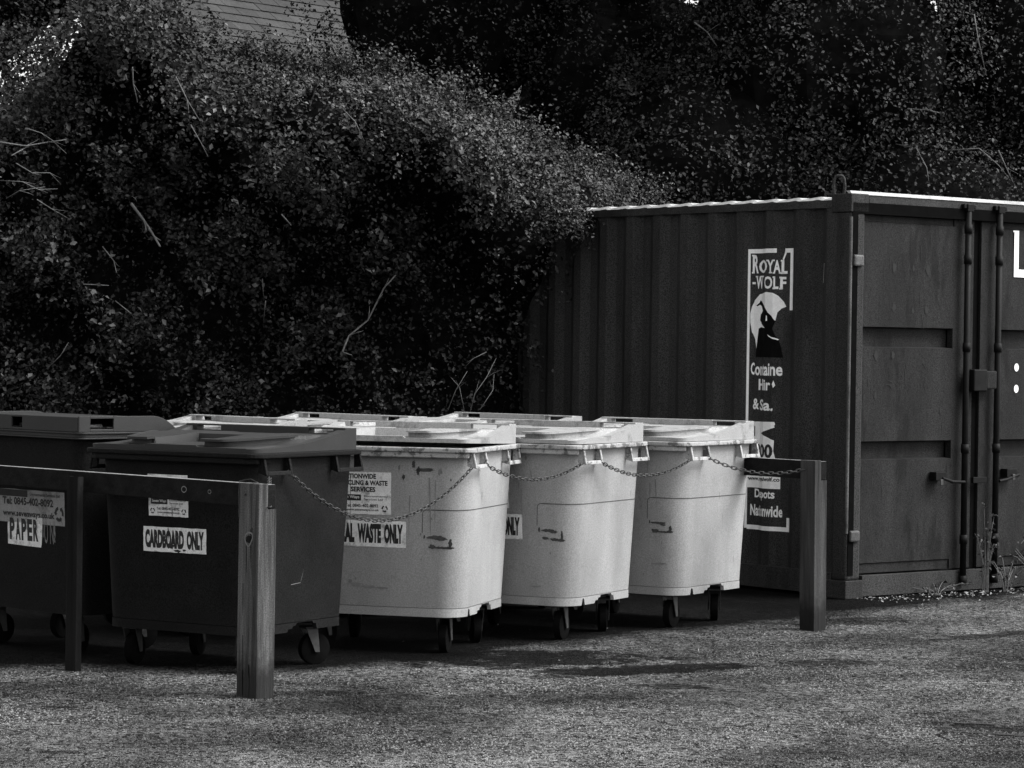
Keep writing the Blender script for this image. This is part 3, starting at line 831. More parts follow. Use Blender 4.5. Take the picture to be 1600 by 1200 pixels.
place2(flat2(words("Tel: 0845-402-8092", -0.185, 0.245, 0.735, 0.775, 0.035), words("www.sevenways.co.uk", -0.185, 0.255, 0.668, 0.708, 0.035), recycle2(0.293, 0.705, 0.03, 0.016),
             words("Environmental Services Ltd", 0.05, 0.30, 0.787, 0.803, 0.01), rect2(-0.40, 0.03, 0.778, 0.813)), fpt(0.0025), 'lettering', 'ink', lb)
pl = [(-0.146, 0.532), (0.02, 0.528), (0.135, 0.527), (0.14, 0.54), (0.147, 0.60), (0.15, 0.675), (0.11, 0.69), (0.02, 0.697), (-0.10, 0.695), (-0.14, 0.688), (-0.147, 0.62)]
word_l = place2(poly2(pl), fpt(0.0015), 'label', 'white_sticker', bp_)
place2(flat2(*[words(ch, -0.128 + 0.050 * i, -0.128 + 0.050 * i + 0.042, 0.555, 0.667, 0.05) for i, ch in enumerate("PAPER")]), fpt(0.0023), 'lettering', 'ink', word_l)
place2(flat2(*[words(ch, 0.165 + 0.048 * i, 0.165 + 0.048 * i + 0.030, 0.55, 0.667, 0.0) for i, ch in enumerate("ON")]), fpt(0.0016), 'worn_lettering', 'scuff', bp_)
place2(flat2(ragged(0.248, 0.256, 0.56, 0.665, 3, 0.004), ragged(0.158, 0.162, 0.58, 0.66, 4, 0.002)), fpt(0.0019), 'sticker_residue', 'scuff', bp_)
fpt = fp0
tag(bp_, 'dark paper bin with a box shaped lid, leftmost of all the bins', 'bin', 'wheeled waste bins chained in a row')

# ------------------------------------------------------------------ timber posts and rails
def bar_mesh(mb, A, B, thick, z0, z1, z0b=None, z1b=None):
    """horizontal timber from A to B (front face on the AB line, thickness to the left of A->B)"""
    A = Vector(A); B = Vector(B); d = (B - A).normalized(); n = Vector((-d.y, d.x)) * thick
    z0b = z0 if z0b is None else z0b; z1b = z1 if z1b is None else z1b
    mb.hexa([(A.x, A.y, z0), (B.x, B.y, z0b), (B.x + n.x, B.y + n.y, z0b), (A.x + n.x, A.y + n.y, z0)],
            [(A.x, A.y, z1), (B.x, B.y, z1b), (B.x + n.x, B.y + n.y, z1b), (A.x + n.x, A.y + n.y, z1)])

def post(loc, deg, w, d, h, notch_d, notch_h, lean=(0, 0), name='timber_post', mat='wood'):
    root = empty(name, (loc[0], loc[1], 0), -math.radians(deg))
    mb = MB()
    nseg = 1
    mb.box(-w / 2, w / 2, 0, d, -0.05, h - notch_h); mb.box(-w / 2, w / 2, 0, d - notch_d, h - notch_h, h)
    o = mb.build('upright', mat, root)
    me = o.data; bm = bmesh.new(); bm.from_mesh(me); bmesh.ops.remove_doubles(bm, verts=bm.verts, dist=0.0001)
    bmesh.ops.delete(bm, geom=[f for f in bm.faces if abs(f.normal.z) > .9 and abs(f.calc_center_median().z - (h - notch_h)) < .001 and f.calc_center_median().y < (d - notch_d)], context='FACES_ONLY')
    bm.to_mesh(me); bm.free()
    md = o.modifiers.new("bevel", 'BEVEL'); md.width = 0.003; md.segments = 2; md.limit_method = 'ANGLE'
    o.rotation_euler = (lean[0], lean[1], 0)
    return root, o

# front left post
LP = (-1.165, 12.44)
rootL, upL = post(LP, 49, 0.150, 0.098, 0.955, 0.047, 0.112, lean=(0, 0.004))
kn = MB()
for k in range(24):
    a = 6.283 * k / 24; b = 6.283 * (k + 1) / 24
    def kp(t, r): return (0.005 + 0.030 * r * math.cos(t) + 0.006 * math.sin(2 * t), -0.0015, 0.705 + 0.034 * r * math.sin(t) + 0.006 * math.cos(t))
    kn.add([kp(a, 1.0), kp(b, 1.0), kp(b, 0.78), kp(a, 0.78)], [(0, 1, 2, 3)])
kn.build('knot', 'scuff', upL)
kn = MB(); kn.add([(0.006 + 0.022 * math.cos(6.283 * k / 20) * (1 + .2 * math.sin(3 * k)), -0.0012, 0.706 + 0.017 * math.sin(6.283 * k / 20)) for k in range(20)], [tuple(range(20))]); kn.build('knot_heart', 'dark_wood', upL)
nl = MB(); nl.cyl((-0.025, -0.004, 0.905), (0, 1, 0), 0.006, 0.014, 10); nl.build('nail', 'fork_metal', upL)
wl = MB(); wl.tube([(-0.07, -0.004, 0.80), (-0.074, -0.004, 0.92), (-0.072, -0.002, 0.962), (-0.03, 0.03, 0.972), (0.02, 0.035, 0.958), (0.03, 0.0, 0.9565)], 0.0018, 6)
wl.build('wire', 'chain_metal', upL)
for up_, n_ in ((upL, 9),):
    rr = random.Random(3)
    for k in range(n_):
        x = rr.uniform(-0.065, 0.065); z = rr.uniform(0.1, 0.85); l = rr.uniform(0.06, 0.3); w_ = rr.uniform(0.0008, 0.0022)
        cm = MB(); cm.add([(x - w_, -0.0012, z), (x + w_, -0.0012, z), (x + w_ * .5 + .002, -0.0012, z - l * .6), (x + .001, -0.0012, z - l)], [(0, 1, 2, 3)]); cm.build('crack', 'gap_shade', up_)
dk = MB(); dk.box(-0.0765, 0.0765, -0.0018, 0.099, -0.02, 0.13)
tag(rootL, 'weathered timber post with a big knot, at the right end of the left rail', 'post', 'timber posts')
# left rail: runs in the notch of the post and away behind the mid post
t49 = math.radians(49)
exL = Vector((math.cos(t49), -math.sin(t49))); eyL = Vector((math.sin(t49), math.cos(t49)))
R0 = Vector(LP) + exL * 0.0745 + eyL * 0.0525
mb = MB()
A = Vector((-3.6, 15.03)); 
mb2dir = (R0 - A).normalized()
bar_mesh(mb, A, R0, 0.043, 0.862, 0.950, 0.845, 0.951)
ro = mb.build('rail', 'rail_wood', None, bevel=0.003)
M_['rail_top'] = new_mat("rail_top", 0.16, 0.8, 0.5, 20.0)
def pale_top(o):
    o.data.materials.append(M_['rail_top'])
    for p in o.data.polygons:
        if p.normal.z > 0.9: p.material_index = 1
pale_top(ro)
sp_ = MB(); 
tag(ro, 'dark timber rail on the left, crossing in front of the two dark bins', 'rail', 'timber rails')
kn = MB()
def rail_pt(s, z, off=0.0015):
    nrm = Vector((mb2dir.y, -mb2dir.x)); p = R0 - mb2dir * s + nrm * off; return (p.x, p.y, z)
for (s0, zc, r) in ((0.42, 0.900, 0.010), (0.61, 0.902, 0.016)):
    for k in range(14):
        a = 6.283 * k / 14; b = 6.283 * (k + 1) / 14
        kn.add([rail_pt(s0 + r * 1.3 * math.cos(a), zc + r * math.sin(a)), rail_pt(s0 + r * 1.3 * math.cos(b), zc + r * math.sin(b)), rail_pt(s0 + r * math.cos(b), zc + 0.7 * r * math.sin(b)), rail_pt(s0 + r * math.cos(a), zc + 0.7 * r * math.sin(a))], [(0, 1, 2, 3)])
kn.build('knot', 'scuff', ro)
# mid post, darker, standing behind the same rail
midp = R0 - mb2dir * 1.375 + Vector((-mb2dir.y, mb2dir.x)) * 0.046
rootM, upM = post((midp.x, midp.y), 46, 0.085, 0.035, 0.93, 0.0, 0.0, mat='dark_wood')
# stands in front of the rail face
nf = Vector((mb2dir.y, -mb2dir.x)) * 0.13
rootM.location = (midp.x + nf.x, midp.y + nf.y, 0)
upM.location.z = 0.0
tag(rootM, 'dark timber post at the left, in front of the paper bin label', 'post', 'timber posts')

# right post leaning a little, with a rail going back behind the last bin
RPc = (1.685, 15.80)
rootR, upR = post(RPc, 52, 0.118, 0.095, 0.962, 0.045, 0.112, lean=(0.0, -0.012))
upR.data.materials.clear(); M_['wood_dim'] = damp_foot(new_mat("wood_dim", 0.028, 0.85, 0.9, 30.0, speck=0.25, speck_scale=160, bump=0.5, bump_scale=60, stretch=(1, 1, 0.06), dirt=0.9, dirt_scale=9.0, dirt_val=0.3))
upR.data.materials.append(M_['wood_dim'])
tag(rootR, 'weathered timber post leaning beside the container corner, right of the pale bins', 'post', 'timber posts')
t52 = math.radians(52); exR = Vector((math.cos(t52), -math.sin(t52))); eyR = Vector((math.sin(t52), math.cos(t52)))
R1 = Vector(RPc) + exR * 0.045 + eyR * 0.0505
mb = MB(); bar_mesh(mb, R1 - exR * 1.3, R1, 0.043, 0.852, 0.957)
ro2 = mb.build('rail', 'rail_wood', None, bevel=0.003); pale_top(ro2)
tag(ro2, 'short dark timber rail running from the right post back behind the last pale bin', 'rail', 'timber rails')

# ------------------------------------------------------------------ chains
def chain(P0, P1, sag, label, link_len=0.036, r=0.0028):
    P0 = Vector(P0); P1 = Vector(P1); N = 60
    pts = [P0.lerp(P1, i / N) - Vector((0, 0, sag * 4 * (i / N) * (1 - i / N))) for i in range(N + 1)]
    acc = [0]
    for a, b in zip(pts[:-1], pts[1:]): acc.append(acc[-1] + (b - a).length)
    tot = acc[-1]; pitch = link_len - 4 * r * 0.9; n = max(2, int(tot / pitch)); mb = MB()
    def at(s):
        s = max(0, min(tot, s))
        for i in range(N):
            if acc[i + 1] >= s:
                return pts[i].lerp(pts[i + 1], (s - acc[i]) / max(1e-9, acc[i + 1] - acc[i]))
        return pts[-1]
    for k in range(n):
        s = (k + 0.5) * tot / n; c = at(s); t = (at(s + 0.01) - at(s - 0.01)).normalized()
        a = Vector((0, 0, 1)); side = t.cross(a).normalized(); upv = side.cross(t)
        rot = math.radians(20 if k % 2 == 0 else 100); u = upv * math.cos(rot) + side * math.sin(rot)
        hl = link_len / 2 - 0.0085; hw = 0.0085; ring = []
        for q in range(5): an = math.pi * (q / 4) - math.pi / 2; ring.append(c + t * (hl + hw * math.cos(an)) + u * hw * math.sin(an))
        for q in range(5): an = math.pi * (q / 4) + math.pi / 2; ring.append(c + t * (-hl + hw * math.cos(an)) + u * hw * math.sin(an))
        mb.tube(ring, r, 6, closed=True)
    o = mb.build('chain', 'chain_metal', None, smooth=True)
    return tag(o, label, 'chain', 'chains linking the bins')
def bl(b, x, y, z):
    t = -b.rotation_euler[2]; return (b.location[0] + x * math.cos(t) + y * math.sin(t), b.location[1] - x * math.sin(t) + y * math.cos(t), z)
chain(bl(b2, .512, -.17, .972), bl(b3, .505, -.36, .965), 0.255, 'long rusty chain sagging from the dark cardboard bin across the general waste label')
chain(bl(b3, .520, -.20, .975), bl(b4, .505, -.36, .965), 0.085, 'chain between the general waste bin and the middle pale bin')
chain(bl(b4, .520, -.20, .975), bl(b5, .505, -.36, .96), 0.085, 'chain between the middle pale bin and the right end pale bin')
chain(bl(b5, .520, -.20, .975), (R1.x - exR.x * 0.075 + eyR.x * -.052, R1.y - exR.y * 0.075 - eyR.y * .052, 0.912), 0.055, 'chain from the right end pale bin to the right timber post')
chain(bl(b2, .515, -.33, .95), (R0.x + exL.x * .012, R0.y + exL.y * .012, 0.852), 0.012, 'short chain hanging from the dark cardboard bin down to the left post')

# ------------------------------------------------------------------ shipping container
CX, CY, CTH = 2.1422, 17.8035, 0.888
va = Vector((-math.cos(CTH), math.sin(CTH), 0)); vb = Vector((math.sin(CTH), math.cos(CTH), 0))   # along side / along door end
# local frame: x = along side (s), y = outward from the side wall, built so that side is y=0 plane; door end is x=0 plane
vn = va.cross(Vector((0, 0, 1)))      # outward of the side (towards camera-left)
if vn.dot(Vector((0, -1, 0))) < 0: vn = -vn
cont = empty('shipping_container', (CX, CY, 0))
CM = Matrix((va, vn, Vector((0, 0, 1)))).transposed()
def CP(s, out, z):        # side frame -> container local
    v = CM @ Vector((s, out, z)); return (v.x, v.y, v.z)
def DP(t, out, z):        # door frame: t along the door end, out = towards camera-right (-va)
    v = vb * t - va * out; return (v.x, v.y, z)
LEN, WID, HGT = 6.06, 2.44, 2.59
def cbox(mb, fn, a0, a1, o0, o1, z0, z1):
    mb.hexa([fn(a0, o0, z0), fn(a1, o0, z0), fn(a1, o1, z0), fn(a0, o1, z0)], [fn(a0, o0, z1), fn(a1, o0, z1), fn(a1, o1, z1), fn(a0, o1, z1)])
S0 = 0.467; PER = 0.278; DEPTH = 0.036; BASE_OUT = -0.012
brk = []
k = -2
while S0 + PER * k - 0.14 < LEN - 0.15:
    c = S0 + PER * k; brk += [(c - 0.035, BASE_OUT), (c + 0.035, BASE_OUT), (c + 0.103, BASE_OUT - DEPTH), (c + 0.175, BASE_OUT - DEPTH)]; k += 1
brk = [b for b in brk if 0.15 < b[0] < LEN - 0.15]
def side_out(s):
    if s <= brk[0][0]: return brk[0][1]
    for (a, oa), (b, ob) in zip(brk[:-1], brk[1:]):
        if a <= s <= b: return oa + (ob - oa) * (s - a) / (b - a)
    return brk[-1][1]
prof = [(0.13, side_out(0.13))] + brk + [(LEN - 0.13, brk[-1][1])]
mb = MB(); vs = []; fs = []
for i, (s, o) in enumerate(prof): vs += [CP(s, o, 0.165), CP(s, o, 2.535)]
for i in range(len(prof) - 1): fs.append((2 * i, 2 * i + 2, 2 * i + 3, 2 * i + 1))
mb.add(vs, fs); mb.build('side_panel', 'container_paint', cont)
# rear, far side walls and roof
mb = MB()
cbox(mb, CP, LEN - 0.06, LEN - 0.03, -WID + 0.13, -0.13, 0.165, 2.535)
mb.build('end_panel', 'container_paint', cont)
mb = MB(); cbox(mb, CP, 0.13, LEN - 0.13, -WID + 0.02, -WID + 0.05, 0.165, 2.535); mb.build('side_panel', 'container_paint', cont)
mb = MB(); K = int((LEN - 0.2) / 0.0209)
vs = []; fs = []
for i in range(K + 1):
    s = 0.12 + i * 0.0209; ph = ((s - 0.06) % 0.209) / 0.209
    e = 0.016 * min(1, ph / 0.12) if ph < 0.12 else 0.016 * (1 - (ph - 0.12) / 0.88)
    z = 2.556 + e + 0.006
    vs += [CP(s, -0.012, z - 0.020), CP(s, -0.034, z), CP(s, -WID + 0.034, z)]
for i in range(K): fs += [(3 * i, 3 * i + 3, 3 * i + 4, 3 * i + 1), (3 * i + 1, 3 * i + 4, 3 * i + 5, 3 * i + 2)]
mb.add(vs, fs); mb.build('roof', 'lit_worn_edge', cont)
mb = MB()
for (a_, b_, c_, d_) in ((-0.07, -0.004, 2.50, 2.551), (-0.10, 0.0, 0.02, 0.165), (-WID, -WID + 0.07, 2.50, 2.551), (-WID, -WID + 0.1, 0.02, 0.165)):
    mb = MB(); cbox(mb, CP, 0.13, LEN - 0.13, a_, b_, c_, d_); mb.build('side_rail', 'container_paint', cont, bevel=0.003)
for (s0, o0) in ((0, -0.13), (0, -WID), (LEN - 0.13, -0.13), (LEN - 0.13, -WID)):
    mb = MB(); cbox(mb, CP, s0, s0 + 0.13, o0, o0 + 0.13, 0.119, 2.47); mb.build('corner_post', 'container_paint', cont, bevel=0.016)
for (s0, o0) in ((-0.004, -0.158), (-0.004, -WID - 0.004), (LEN - 0.174, -0.158), (LEN - 0.174, -WID - 0.004)):
    for z0 in (0.0, 2.4705):
        mb = MB(); cbox(mb, CP, s0, s0 + 0.178, o0, o0 + 0.162, z0, z0 + 0.1185); mb.build('corner_casting', 'container_paint', cont, bevel=0.006)
mb = MB(); mb.tube([CP(0.004, -0.004, 0.42), CP(0.004, -0.004, 1.3), CP(0.004, -0.004, 2.44)], 0.011, 10)
M_['lit_edge_hinge'] = new_mat('lit_edge_hinge', 0.06, 0.6, 0.6, 6.0, speck=0.5, speck_scale=120)  # pale grey for the painted corner highlight; the hinges share it
mb.build('corner_highlight', 'lit_edge_hinge', cont)  # added strip: sky highlight painted along the rounded post edge
# header and sill of the door end
mb = MB(); cbox(mb, DP, 0.165, WID - 0.165, -0.10, -0.002, 2.532, 2.582)
mb.build('door_header', 'container_paint', cont, bevel=0.003)
mb = MB(); cbox(mb, DP, 0.165, WID - 0.165, -0.10, -0.012, 0.01, 0.145); mb.build('door_sill', 'container_paint', cont, bevel=0.003)
mb = MB(); 
mb.hexa([DP(-0.0, -0.02, 2.5835), DP(WID, -0.02, 2.5835), DP(WID, 0.003, 2.5835), DP(-0.0, 0.003, 2.5835)], [DP(-0.0, -0.05, 2.606), DP(WID, -0.05, 2.606), DP(WID, -0.014, 2.606), DP(-0.0, -0.014, 2.606)])
mb.build('roof_edge', 'lit_worn_edge', cont)  # bright colour stands for skylight on the chamfer
mb = MB(); cbox(mb, DP, 0.131, WID - 0.131, -0.13, -0.11, 0.15, 2.488); mb.build('gap_shade', 'gap_shade', cont)
for (a_, b_, c_, d_) in ((0.012, 0.062, 0.15, 2.461), (WID - 0.062, WID - 0.012, 0.15, 2.461), (0.012, WID - 0.012, 2.462, 2.531), (1.206, 1.279, 0.15, 2.476)):
    mb = MB(); cbox(mb, DP, a_, b_, -0.06 if a_ > 1.2 and a_ < 1.3 else -0.02, -0.055 if a_ > 1.2 and a_ < 1.3 else 0.004, c_, d_); mb.build('gap_shade', 'gap_shade', cont)  # black strips stand in for the shaded gaps and seals round the doors
def door(t0, t1, r0, r1):
    OUT = -0.035
    zz = [(0.157, 0), (0.215, 0), (0.222, 0.010), (0.885, 0.010), (0.893, -0.052), (0.996, -0.052), (1.006, 0.010), (1.610, 0.010), (1.618, -0.052), (1.735, -0.052), (1.743, 0.010), (2.414, 0.010), (2.420, 0), (2.461, 0)]
    mb = MB()
    # frame stiles
    cbox(mb, DP, t0, r0, -0.085, OUT, 0.157, 2.461); cbox(mb, DP, r1, t1, -0.085, OUT, 0.157, 2.461)
    vs = []; fs = []
    for z, o in zz: vs += [DP(r0, OUT - 0.004 + o - 0.006, z), DP(r1, OUT - 0.004 + o - 0.006, z)]
    for i in range(len(zz) - 1): fs.append((2 * i, 2 * i + 1, 2 * i + 3, 2 * i + 2))
    mb.add(vs, fs)
    d_ = mb.build('door', 'door_paint', cont, bevel=0.0)
    return d_
door1 = door(0.064, 1.205, 0.112, 1.010); door2 = door(1.280, WID - 0.064, 1.425, WID - 0.112)
# hinge blocks
for zc in (2.162, 1.55, 0.98, 0.402):
    if zc in (1.55, 0.98): continue
    mb = MB(); cbox(mb, DP, 0.020, 0.105, -0.034, 0.022, zc - 0.036, zc + 0.036); mb.build('hinge', 'lit_edge_hinge', door1, bevel=0.010)
# rods
def rod(par, t):
    mb = MB(); mb.tube([DP(t, 0.012, 0.06), DP(t, 0.012, 2.56)], 0.021, 12)
    for z in (0.08, 0.35, 0.95, 1.62, 2.2, 2.40): mb.tube([DP(t, 0.012, z - 0.03), DP(t, 0.012, z + 0.03)], 0.027, 12)
    o = mb.build('lock_rod', 'rod_steel', par, smooth=True)
    m2 = MB(); cbox(m2, DP, t - 0.03, t + 0.03, -0.001, 0.034, 2.515, 2.565); cbox(m2, DP, t - 0.06, t - 0.035, -0.001, 0.028, 2.535, 2.565); cbox(m2, DP, t + 0.035, t + 0.055, -0.001, 0.028, 2.535, 2.56)
    m2.build('cam_keeper', 'rod_steel', o, bevel=0.004)
    return o
ra = rod(door1, 1.095); rb_ = rod(door2, 1.405)
mb = MB()
mb.tube([DP(1.08, 0.03, 0.73), DP(0.96, 0.03, 0.735), DP(0.86, 0.03, 0.76)], 0.011, 8); cbox(mb, DP, 0.80, 0.90, -0.03, 0.03, 0.745, 0.80)
mb.build('door_handle', 'rod_steel', door1, bevel=0.003)
mb = MB(); cbox(mb, DP, 0.835, 0.862, 0.0305, 0.04, 0.715, 0.752); mb.build('latch', 'fork_metal', door1, bevel=0.003)
mb = MB(); mb.tube([DP(1.42, 0.03, 0.73), DP(1.50, 0.03, 0.74), DP(1.62, 0.03, 0.77)], 0.011, 8); cbox(mb, DP, 1.50, 1.60, -0.03, 0.03, 0.755, 0.81)
mb.build('door_handle', 'rod_steel', door2, bevel=0.003)
mb = MB(); cbox(mb, DP, 1.545, 1.572, 0.0305, 0.04, 0.735, 0.775); mb.build('latch', 'fork_metal', door2, bevel=0.003)
# lock box across the seam
mb = MB(); cbox(mb, DP, 1.13, 1.26, -0.03, 0.055, 1.33, 1.475); lbx = mb.build('lock_box', 'rod_steel', door1, bevel=0.008)
mb = MB(); cbox(mb, DP, 1.264, 1.365, -0.03, 0.045, 1.345, 1.465); mb.build('lock_box', 'door_paint', door2, bevel=0.008)
mb = MB(); cbox(mb, DP, 1.175, 1.31, -0.0, 0.02, 0.72, 0.76); mb.build('keeper_plate', 'rod_steel', door1, bevel=0.003)
# grime and faint marks on the doors
def dpt(off): return lambda t, z: DP(t, -0.035 + off, z)
pcs = []
rr = random.Random(4)
for (t, z, r) in ((0.44, 2.13, .02), (0.62, 2.13, .014), (0.76, 2.12, .022), (0.44, 1.87, .018), (0.62, 1.85, .012), (0.75, 1.86, .018), (0.28, 1.56, .02), (0.44, 1.56, .016), (0.9, 1.2, .012), (0.28, 1.3, .014)):
    pcs.append(blob2(t, z, r * 0.9, r * 1.5, int(t * 100 + z * 10)))
for i in range(26):
    t = 0.42 + rr.uniform(0, 0.38); z = 1.38 + rr.uniform(-.06, .1); a = rr.uniform(0, 3.1); l = rr.uniform(.02, .06)
    dx, dz = math.cos(a) * l, math.sin(a) * l; nx, nz = -math.sin(a) * .0025, math.cos(a) * .0025
    pcs.append(poly2([(t - nx, z - nz), (t + dx - nx, z + dz - nz), (t + dx + nx, z + dz + nz), (t + nx, z + nz)]))
for i in range(60):
    t = rr.uniform(0.14, 0.98); z = rr.uniform(0.25, 2.38)
    if any(a < z < b for a, b in ((0.87, 1.03), (1.58, 1.76))): continue
    l = rr.uniform(.02, .16); w_ = rr.uniform(.001, .004); pcs.append(poly2([(t - w_, z), (t + w_, z), (t + w_ * .3 + rr.uniform(-.004, .004), z - l)]))
M_['door_mark'] = new_mat("door_mark", 0.008, 0.8, 0.3, 20)
for pc in pcs[:10]: place2(pc, dpt(0.003), 'grime_mark', 'door_mark', door1)
tag(place2(flat2(*pcs[10:]), dpt(0.003), 'fine_scratches', 'door_mark', door1), kind='stuff')
# the painted characters at the right edge of the frame: a large letter and dots
pcs = []
pcs += [rect2(1.602, 1.648, 2.098, 2.411), rect2(1.6485, 1.86, 2.098, 2.150), rect2(1.8605, 1.905, 2.098, 2.411), rect2(1.59, 1.6015, 2.400, 2.411)]
place2(flat2(*pcs), lambda t, z: DP(t, 0.0 - 0.0285, z), 'lettering', 'white_paint', door2)
for zc in (1.490, 1.346):
    place2(poly2([(1.645 + .023 * math.cos(6.283 * k / 20), zc + .027 * math.sin(6.283 * k / 20)) for k in range(20)]), lambda t, z: DP(t, -0.0285, z), 'painted_dot', 'white_paint', door2)
# lifting ring
mb = MB(); ring = []
for k in range(24):
    a = 6.283 * k / 24; x = 0.036 * math.cos(a); z = 0.058 * math.sin(a); z = math.copysign(min(abs(z) + 0.018 * (abs(math.sin(a)) > .3), 0.07), z)
    ring.append(Vector(CP(0.14, -0.03, 2.635)) + (vb * 0.6 - va * 0.8).normalized() * x + Vector((0, 0, z)))
mb.tube(ring, 0.010, 8, closed=True); mb.build('lifting_ring', 'container_paint', cont, smooth=True)

# sticker on the side wall, pressed into the corrugation
def wrap(piece, name, mat, parent, off):
    vs, fs = piece
    bm = bmesh.new(); bv = [bm.verts.new((u, v, 0)) for u, v in vs]
    for f in fs:
        try: bm.faces.new([bv[i] for i in f])
        except ValueError: pass
    for (s, o) in brk:
        if 0.4 < s < 1.1:
            bmesh.ops.bisect_plane(bm, geom=bm.verts[:] + bm.edges[:] + bm.faces[:], plane_co=(s, 0, 0), plane_no=(1, 0, 0))
    for v in bm.verts:
        s, z = v.co.x, v.co.y; v.co = Vector(CP(s, side_out(s) + off, z))
    me = bpy.data.meshes.new(name); bm.to_mesh(me); bm.free()
    return link(name, me, mat, parent)
_ws = np.linspace(0.3, 1.2, 721); _wf = _ws + 1.232 * np.array([side_out(q) for q in _ws])
def warp(q): return float(np.interp(q, _wf, _ws))     # position read off a flat wall -> position on the corrugated one
def sw(body, s_left, s_right, z0, z1, bold=0.03):
    vs, fs = text_mesh(body, bold); s_left, s_right = warp(s_left), warp(s_right); return [(s_left + (s_right - s_left) * x, z0 + (z1 - z0) * y) for x, y in vs], fs
SL, SR = 0.928, 0.505       # picture-left and picture-right edges (s shrinks towards the corner)
def R2(a, b, z0, z1): a, b = warp(a), warp(b); return poly2([(a, z0), (b, z0), (b, z1), (a, z1)])
def P2(pts): return poly2([(warp(a), b) for a, b in pts])
back = wrap(P2([(0.925, 0.402), (0.508, 0.402), (0.508, 0.70), (0.585, 0.75), (0.64, 0.78), (0.66, 0.99), (0.655, 1.13), (0.70, 1.28), (0.58, 1.36), (0.575, 1.42), (0.62, 1.52), (0.60, 1.66), (0.56, 1.78), (0.508, 1.84), (0.508, 2.245), (0.925, 2.245)]), 'sticker', 'container_paint', cont, 0.0012)
white = []
white.append(R2(0.928, 0.902, 0.402, 2.250))
white.append(R2(0.902, 0.660, 2.222, 2.250)); white.append(R2(0.575, 0.503, 2.222, 2.250))
white.append(P2([(0.600, 2.180), (0.590, 2.172), (0.560, 2.222), (0.575, 2.236)]))
white.append(R2(0.527, 0.503, 1.845, 2.222)); white.append(R2(0.902, 0.503, 0.395, 0.424)); white.append(R2(0.527, 0.503, 0.424, 0.487))
# ROYAL -WOLF with small slab serifs
def serif_word(items):
    for (ch, sl, sr, z0, z1) in items:
        white.append(sw(ch, sl, sr, z0, z1, 0.03))
        if ch in 'RYLF':
            w_ = abs(sl - sr); mid_ = (sl + sr) / 2
            if ch in 'RLF': white.append(R2(sl + 0.008, sl - 0.36 * w_, z0 - 0.001, z0 + 0.010)); white.append(R2(sl + 0.008, sl - 0.34 * w_, z1 - 0.010, z1 + 0.001))
            if ch == 'Y': white.append(R2(mid_ + 0.014, mid_ - 0.014, z0 - 0.001, z0 + 0.009)); white.append(R2(sl + 0.006, sl - 0.016, z1 - 0.009, z1 + 0.001)); white.append(R2(sr + 0.016, sr - 0.006, z1 - 0.009, z1 + 0.001))
        if ch == 'A': white.append(R2(sl + 0.006, sl - 0.018, z0 - 0.001, z0 + 0.008)); white.append(R2(sr + 0.018, sr - 0.006, z0 - 0.001, z0 + 0.008))
        if ch == 'W': white.append(R2(sl + 0.006, sl - 0.016, z1 - 0.009, z1 + 0.001)); white.append(R2(sr + 0.016, sr - 0.006, z1 - 0.009, z1 + 0.001))
serif_word([('R', 0.880, 0.822, 2.090, 2.212), ('O', 0.818, 0.752, 2.090, 2.178), ('Y', 0.752, 0.686, 2.088, 2.176), ('A', 0.692, 0.618, 2.086, 2.174), ('L', 0.610, 0.552, 2.084, 2.174)])
serif_word([('W', 0.842, 0.782, 1.988, 2.072), ('O', 0.772, 0.700, 1.986, 2.068), ('L', 0.690, 0.638, 1.984, 2.066), ('F', 0.622, 0.562, 1.982, 2.064)])
white.append(R2(0.880, 0.848, 2.018, 2.032))
# moon disc, cut by the torn edge at the right
def zs(pts):     # sticker drawing units (left, top in fifths of a photo pixel) -> metres on the wall
    return [(0.926 - (1150 + a / 5 - 1171) * 0.00599, 2.250 - (370 + b / 5 - 389) * 0.00423) for a, b in pts]
disc = zs([(205, 448), (250, 432), (300, 440), (345, 462), (385, 500), (412, 545), (375, 560), (340, 590), (325, 650), (300, 690), (240, 715), (200, 725), (192, 790), (183, 880), (173, 800), (145, 745), (130, 670), (128, 600), (142, 545), (165, 495)])
white.append(P2(disc))
for (t, sl, sr, z0, z1) in (("C", .884, .846, 1.418, 1.500), ("ontaine", .842, .585, 1.414, 1.496), ("Hir", .806, .705, 1.318, 1.392), ("&", .858, .800, 1.190, 1.262), ("Sa", .792, .705, 1.184, 1.258),
                            ("Depots", .828, .645, 0.590, 0.665), ("Nationwide", .868, .566, 0.486, 0.562)):
    white.append(sw(t, sl, sr, z0, z1, 0.028))
white.append(P2([(0.678, 1.335), (0.69, 1.36), (0.675, 1.385), (0.655, 1.352)]))
white.append(blob2(warp(0.69), 1.192, 0.008, 0.008, 2))
white.append(P2([(0.900, 1.108), (0.66, 1.112), (0.65, 1.098), (0.66, 1.085), (0.655, 1.075), (0.71, 1.062), (0.78, 1.035), (0.72, 1.008), (0.66, 0.99), (0.665, 0.92), (0.64, 0.862), (0.625, 0.842), (0.900, 0.842)]))
white.append(R2(0.902, 0.590, 0.672, 0.757))
wo_ = wrap(flat2(*white), 'lettering', 'white_paint', back, 0.0028)
dark = []
dark.append(P2(zs([(212, 495), (230, 525), (240, 555), (262, 592), (292, 618), (310, 645), (326, 658), (298, 715), (318, 760), (355, 805), (376, 862), (392, 940), (178, 938), (182, 885), (200, 716), (218, 706), (240, 712), (222, 680), (210, 650), (215, 605), (228, 578), (222, 545), (208, 530), (188, 542), (178, 536), (203, 515)])))
wo2 = wrap(flat2(*dark), 'howling_dog_silhouette', 'sticker_dark', back, 0.0040)
